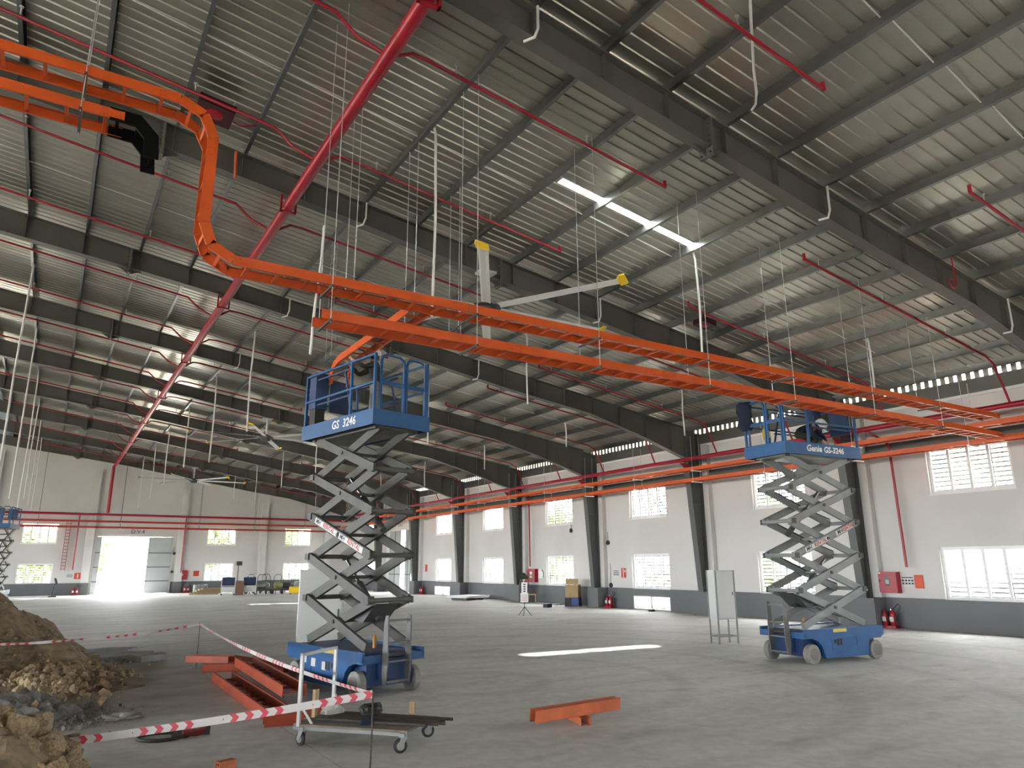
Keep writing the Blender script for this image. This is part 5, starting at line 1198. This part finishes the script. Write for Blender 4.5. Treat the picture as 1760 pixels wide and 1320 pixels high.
def hand_truck(label, x, y, rz, body):
    t = thing('pipe_machine', label, 'machine', (x,y,0), rz, 'machines by the end wall')
    for s in (-0.3,0.3): MB().tube([(s,0.25,0.08),(s,0.2,0.7),(s,0.1,1.25),(s*0.6,0.05,1.4)],0.022,8).build('handle', M_dgrey, t)
    MB().box(-0.18,0.03,1.38,0.18,0.07,1.42).build('grip', M_black, t)
    MB().lathe([(0.10,-0.3),(0.22,-0.28),(0.24,0.1),(0.15,0.3)],14,Matrix.Translation((0,0,0.62)) @ Matrix.Rotation(R(90),4,'Y')).build('motor', body, t, smooth=True)
    MB().box(-0.35,-0.25,0.28,0.35,0.25,0.36).build('bed', M_dgrey, t)
    for sx in (-0.38,0.38): MB().lathe([(0.05,-0.03),(0.17,-0.03),(0.17,0.03),(0.05,0.03)],16,Matrix.Translation((sx,0.1,0.17)) @ Matrix.Rotation(R(90),4,'Y')).build('wheel', M_black, t, smooth=True)
    for sx in (-0.3,0.3): MB().box(sx-0.02,-0.25,0,sx+0.02,-0.21,0.28).build('leg', M_dgrey, t)
hand_truck('wheeled grey machine right of the tool carts by the end wall', 13.5,56.4,R(-10), M_arm)
hand_truck('wheeled olive green machine with tall handle by the end wall', 14.55,55.8,R(15), mat('olive_machine',(0.17,0.18,0.06),0.6))
hand_truck('wheeled dark machine left of the yellow tool box', 15.4,56.6,R(-25), M_dgrey)
for k, (x,y,rz_,m_) in enumerate([(13.05,57.6,30,M_galv),(14.05,57.5,-30,M_cab),(16.35,57.0,10,M_arm)]):
    hand_truck(['wheeled silver machine behind the right tool cart','wheeled pale machine behind the olive machine','wheeled grey machine behind the yellow tool box'][k], x, y, R(rz_), m_)
t = thing('work_light', 'tall work light on a thin stand behind the tool carts', 'lamp', (11.95,57.3,0), R(200))
for a in (0.3,2.4,4.5): MB().tube([(0.4*math.cos(a),0.4*math.sin(a),0),(0,0,0.7)],0.02,6).build('leg', M_galv, t)
MB().cyl((0,0,0.6),(0,0,2.2),0.035,8).build('pole', M_dgrey, t)
MB().box(-0.25,-0.08,2.05,0.2,0.08,2.35).build('lamp_head', M_black, t)
t = thing('crate', 'pale grey crate stacked behind the dark wheeled machine by the end wall', 'crate', (16.9,57.3,0), R(8))
MB().box(-0.5,-0.35,0,0.5,0.35,0.5).build('body', M_cab, t); MB().box(-0.52,-0.37,0.5,0.52,0.37,0.56).build('lid', M_door, t)
t = thing('tool_box', 'yellow tool box on the floor by the end wall machines', 'tool box', (15.65,55.2,0), R(-12)); MB().box(-0.42,-0.25,0.06,0.42,0.25,0.48).build('body', M_yellow, t); MB().box(-0.42,-0.25,0.48,0.42,0.25,0.54).build('lid', mat('yellow_dark',(0.55,0.36,0.02),0.5), t); MB().tube([(-0.12,0,0.54),(-0.1,0,0.62),(0.1,0,0.62),(0.12,0,0.54)],0.015,6).build('handle', M_black, t)
for sx in (-0.34,0.34): MB().cyl((sx,-0.24,0.06),(sx,0.24,0.06),0.06,10).build('wheel', M_black, t)
t = thing('gas_cylinder', 'tall black gas cylinder standing by the end wall', 'gas cylinder', (17.2,56.0,0), 0); MB().lathe([(0.10,0),(0.125,0.02),(0.125,1.25),(0.09,1.42),(0.035,1.48),(0.035,1.60)],16).build('body', M_black, t, smooth=True); MB().lathe([(0.05,1.60),(0.05,1.66),(0.02,1.70)],10).build('valve', M_chrome, t)
for k in range(8):
    o = MB().cyl((15.5,58.4-0.16*k,0.55+0.04*(k%3)),(19.0,58.5-0.16*k,0.75+0.03*(k%2)),0.05,8).build('stacked_pipe', M_galv); tag(o, 'grey pipe in the rack by the end wall, %s from the back' % (['first']+ORD[1:])[k], 'pipe', 'racked pipes by the end wall')
t = thing('pipe_rack', 'low steel rack carrying grey pipes by the end wall', 'rack', (17.2,57.9,0), 0)
for x in (-1.4,1.4):
    MB().box(x-0.03,-0.8,0.50 if x < 0 else 0.60,x+0.03,0.75,0.55 if x < 0 else 0.65).build('arm', M_dgrey, t)
    for y in (-0.75,0.7): MB().box(x-0.03,y-0.03,0,x+0.03,y+0.03,0.55).build('post', M_dgrey, t)
for k, (x,y) in enumerate([(18.2,56.2),(18.9,57.0)]):
    hand_truck(['wheeled dark machine beside the black gas cylinder','wheeled grey machine nearest the left-hand lift by the end wall'][k], x, y, R(20*k), M_dgrey if k == 0 else M_arm)
for k, (x,y) in enumerate([(9.9,61.6),(10.5,61.8)]):
    t = thing('paint_drum', ['left','right'][k]+' grey drum behind the timber pile by the end wall', 'drum', (x,y,0), 0); MB().lathe([(0.25,0),(0.26,0.02),(0.26,0.6),(0.24,0.63)],16).build('body', M_arm, t, smooth=True); MB().lathe([(0.235,0.63),(0.235,0.65),(0.2,0.655)],16).build('lid', M_dgrey, t)
o = MB().box(-1.2,-0.1,0,1.2,0.1,0.10).build('timber_beam', M_ws, loc=(-0.9,60.5,0)); tag(o, 'long white beam on the floor by the left end window', 'beam')
t = thing('floor_fan', 'dark pedestal machine on the floor by the left end window', 'machine', (0.5,60.6,0), 0); MB().box(-0.25,-0.2,0,0.25,0.2,0.08).build('base', M_dgrey, t); MB().cyl((0,0,0.08),(0.1,0,0.9),0.05,8).build('post', M_black, t); MB().lathe([(0.05,-0.08),(0.22,-0.06),(0.25,0),(0.2,0.07)],14,Matrix.Translation((0.12,0,1.05)) @ Matrix.Rotation(R(70),4,'Y')).build('head', M_black, t, smooth=True)
# door numbers painted above the doors
lettering('lettering', 'D.V.4', 0.42, M_ink, we, (5.6,L-0.125,4.62), (1,0,0), (0,0,1), 0.0)
lettering('lettering', 'DV.3', 0.40, M_ink, wr, (W-0.008,53.4,5.05), (0,-1,0), (0,0,1), 0.0)
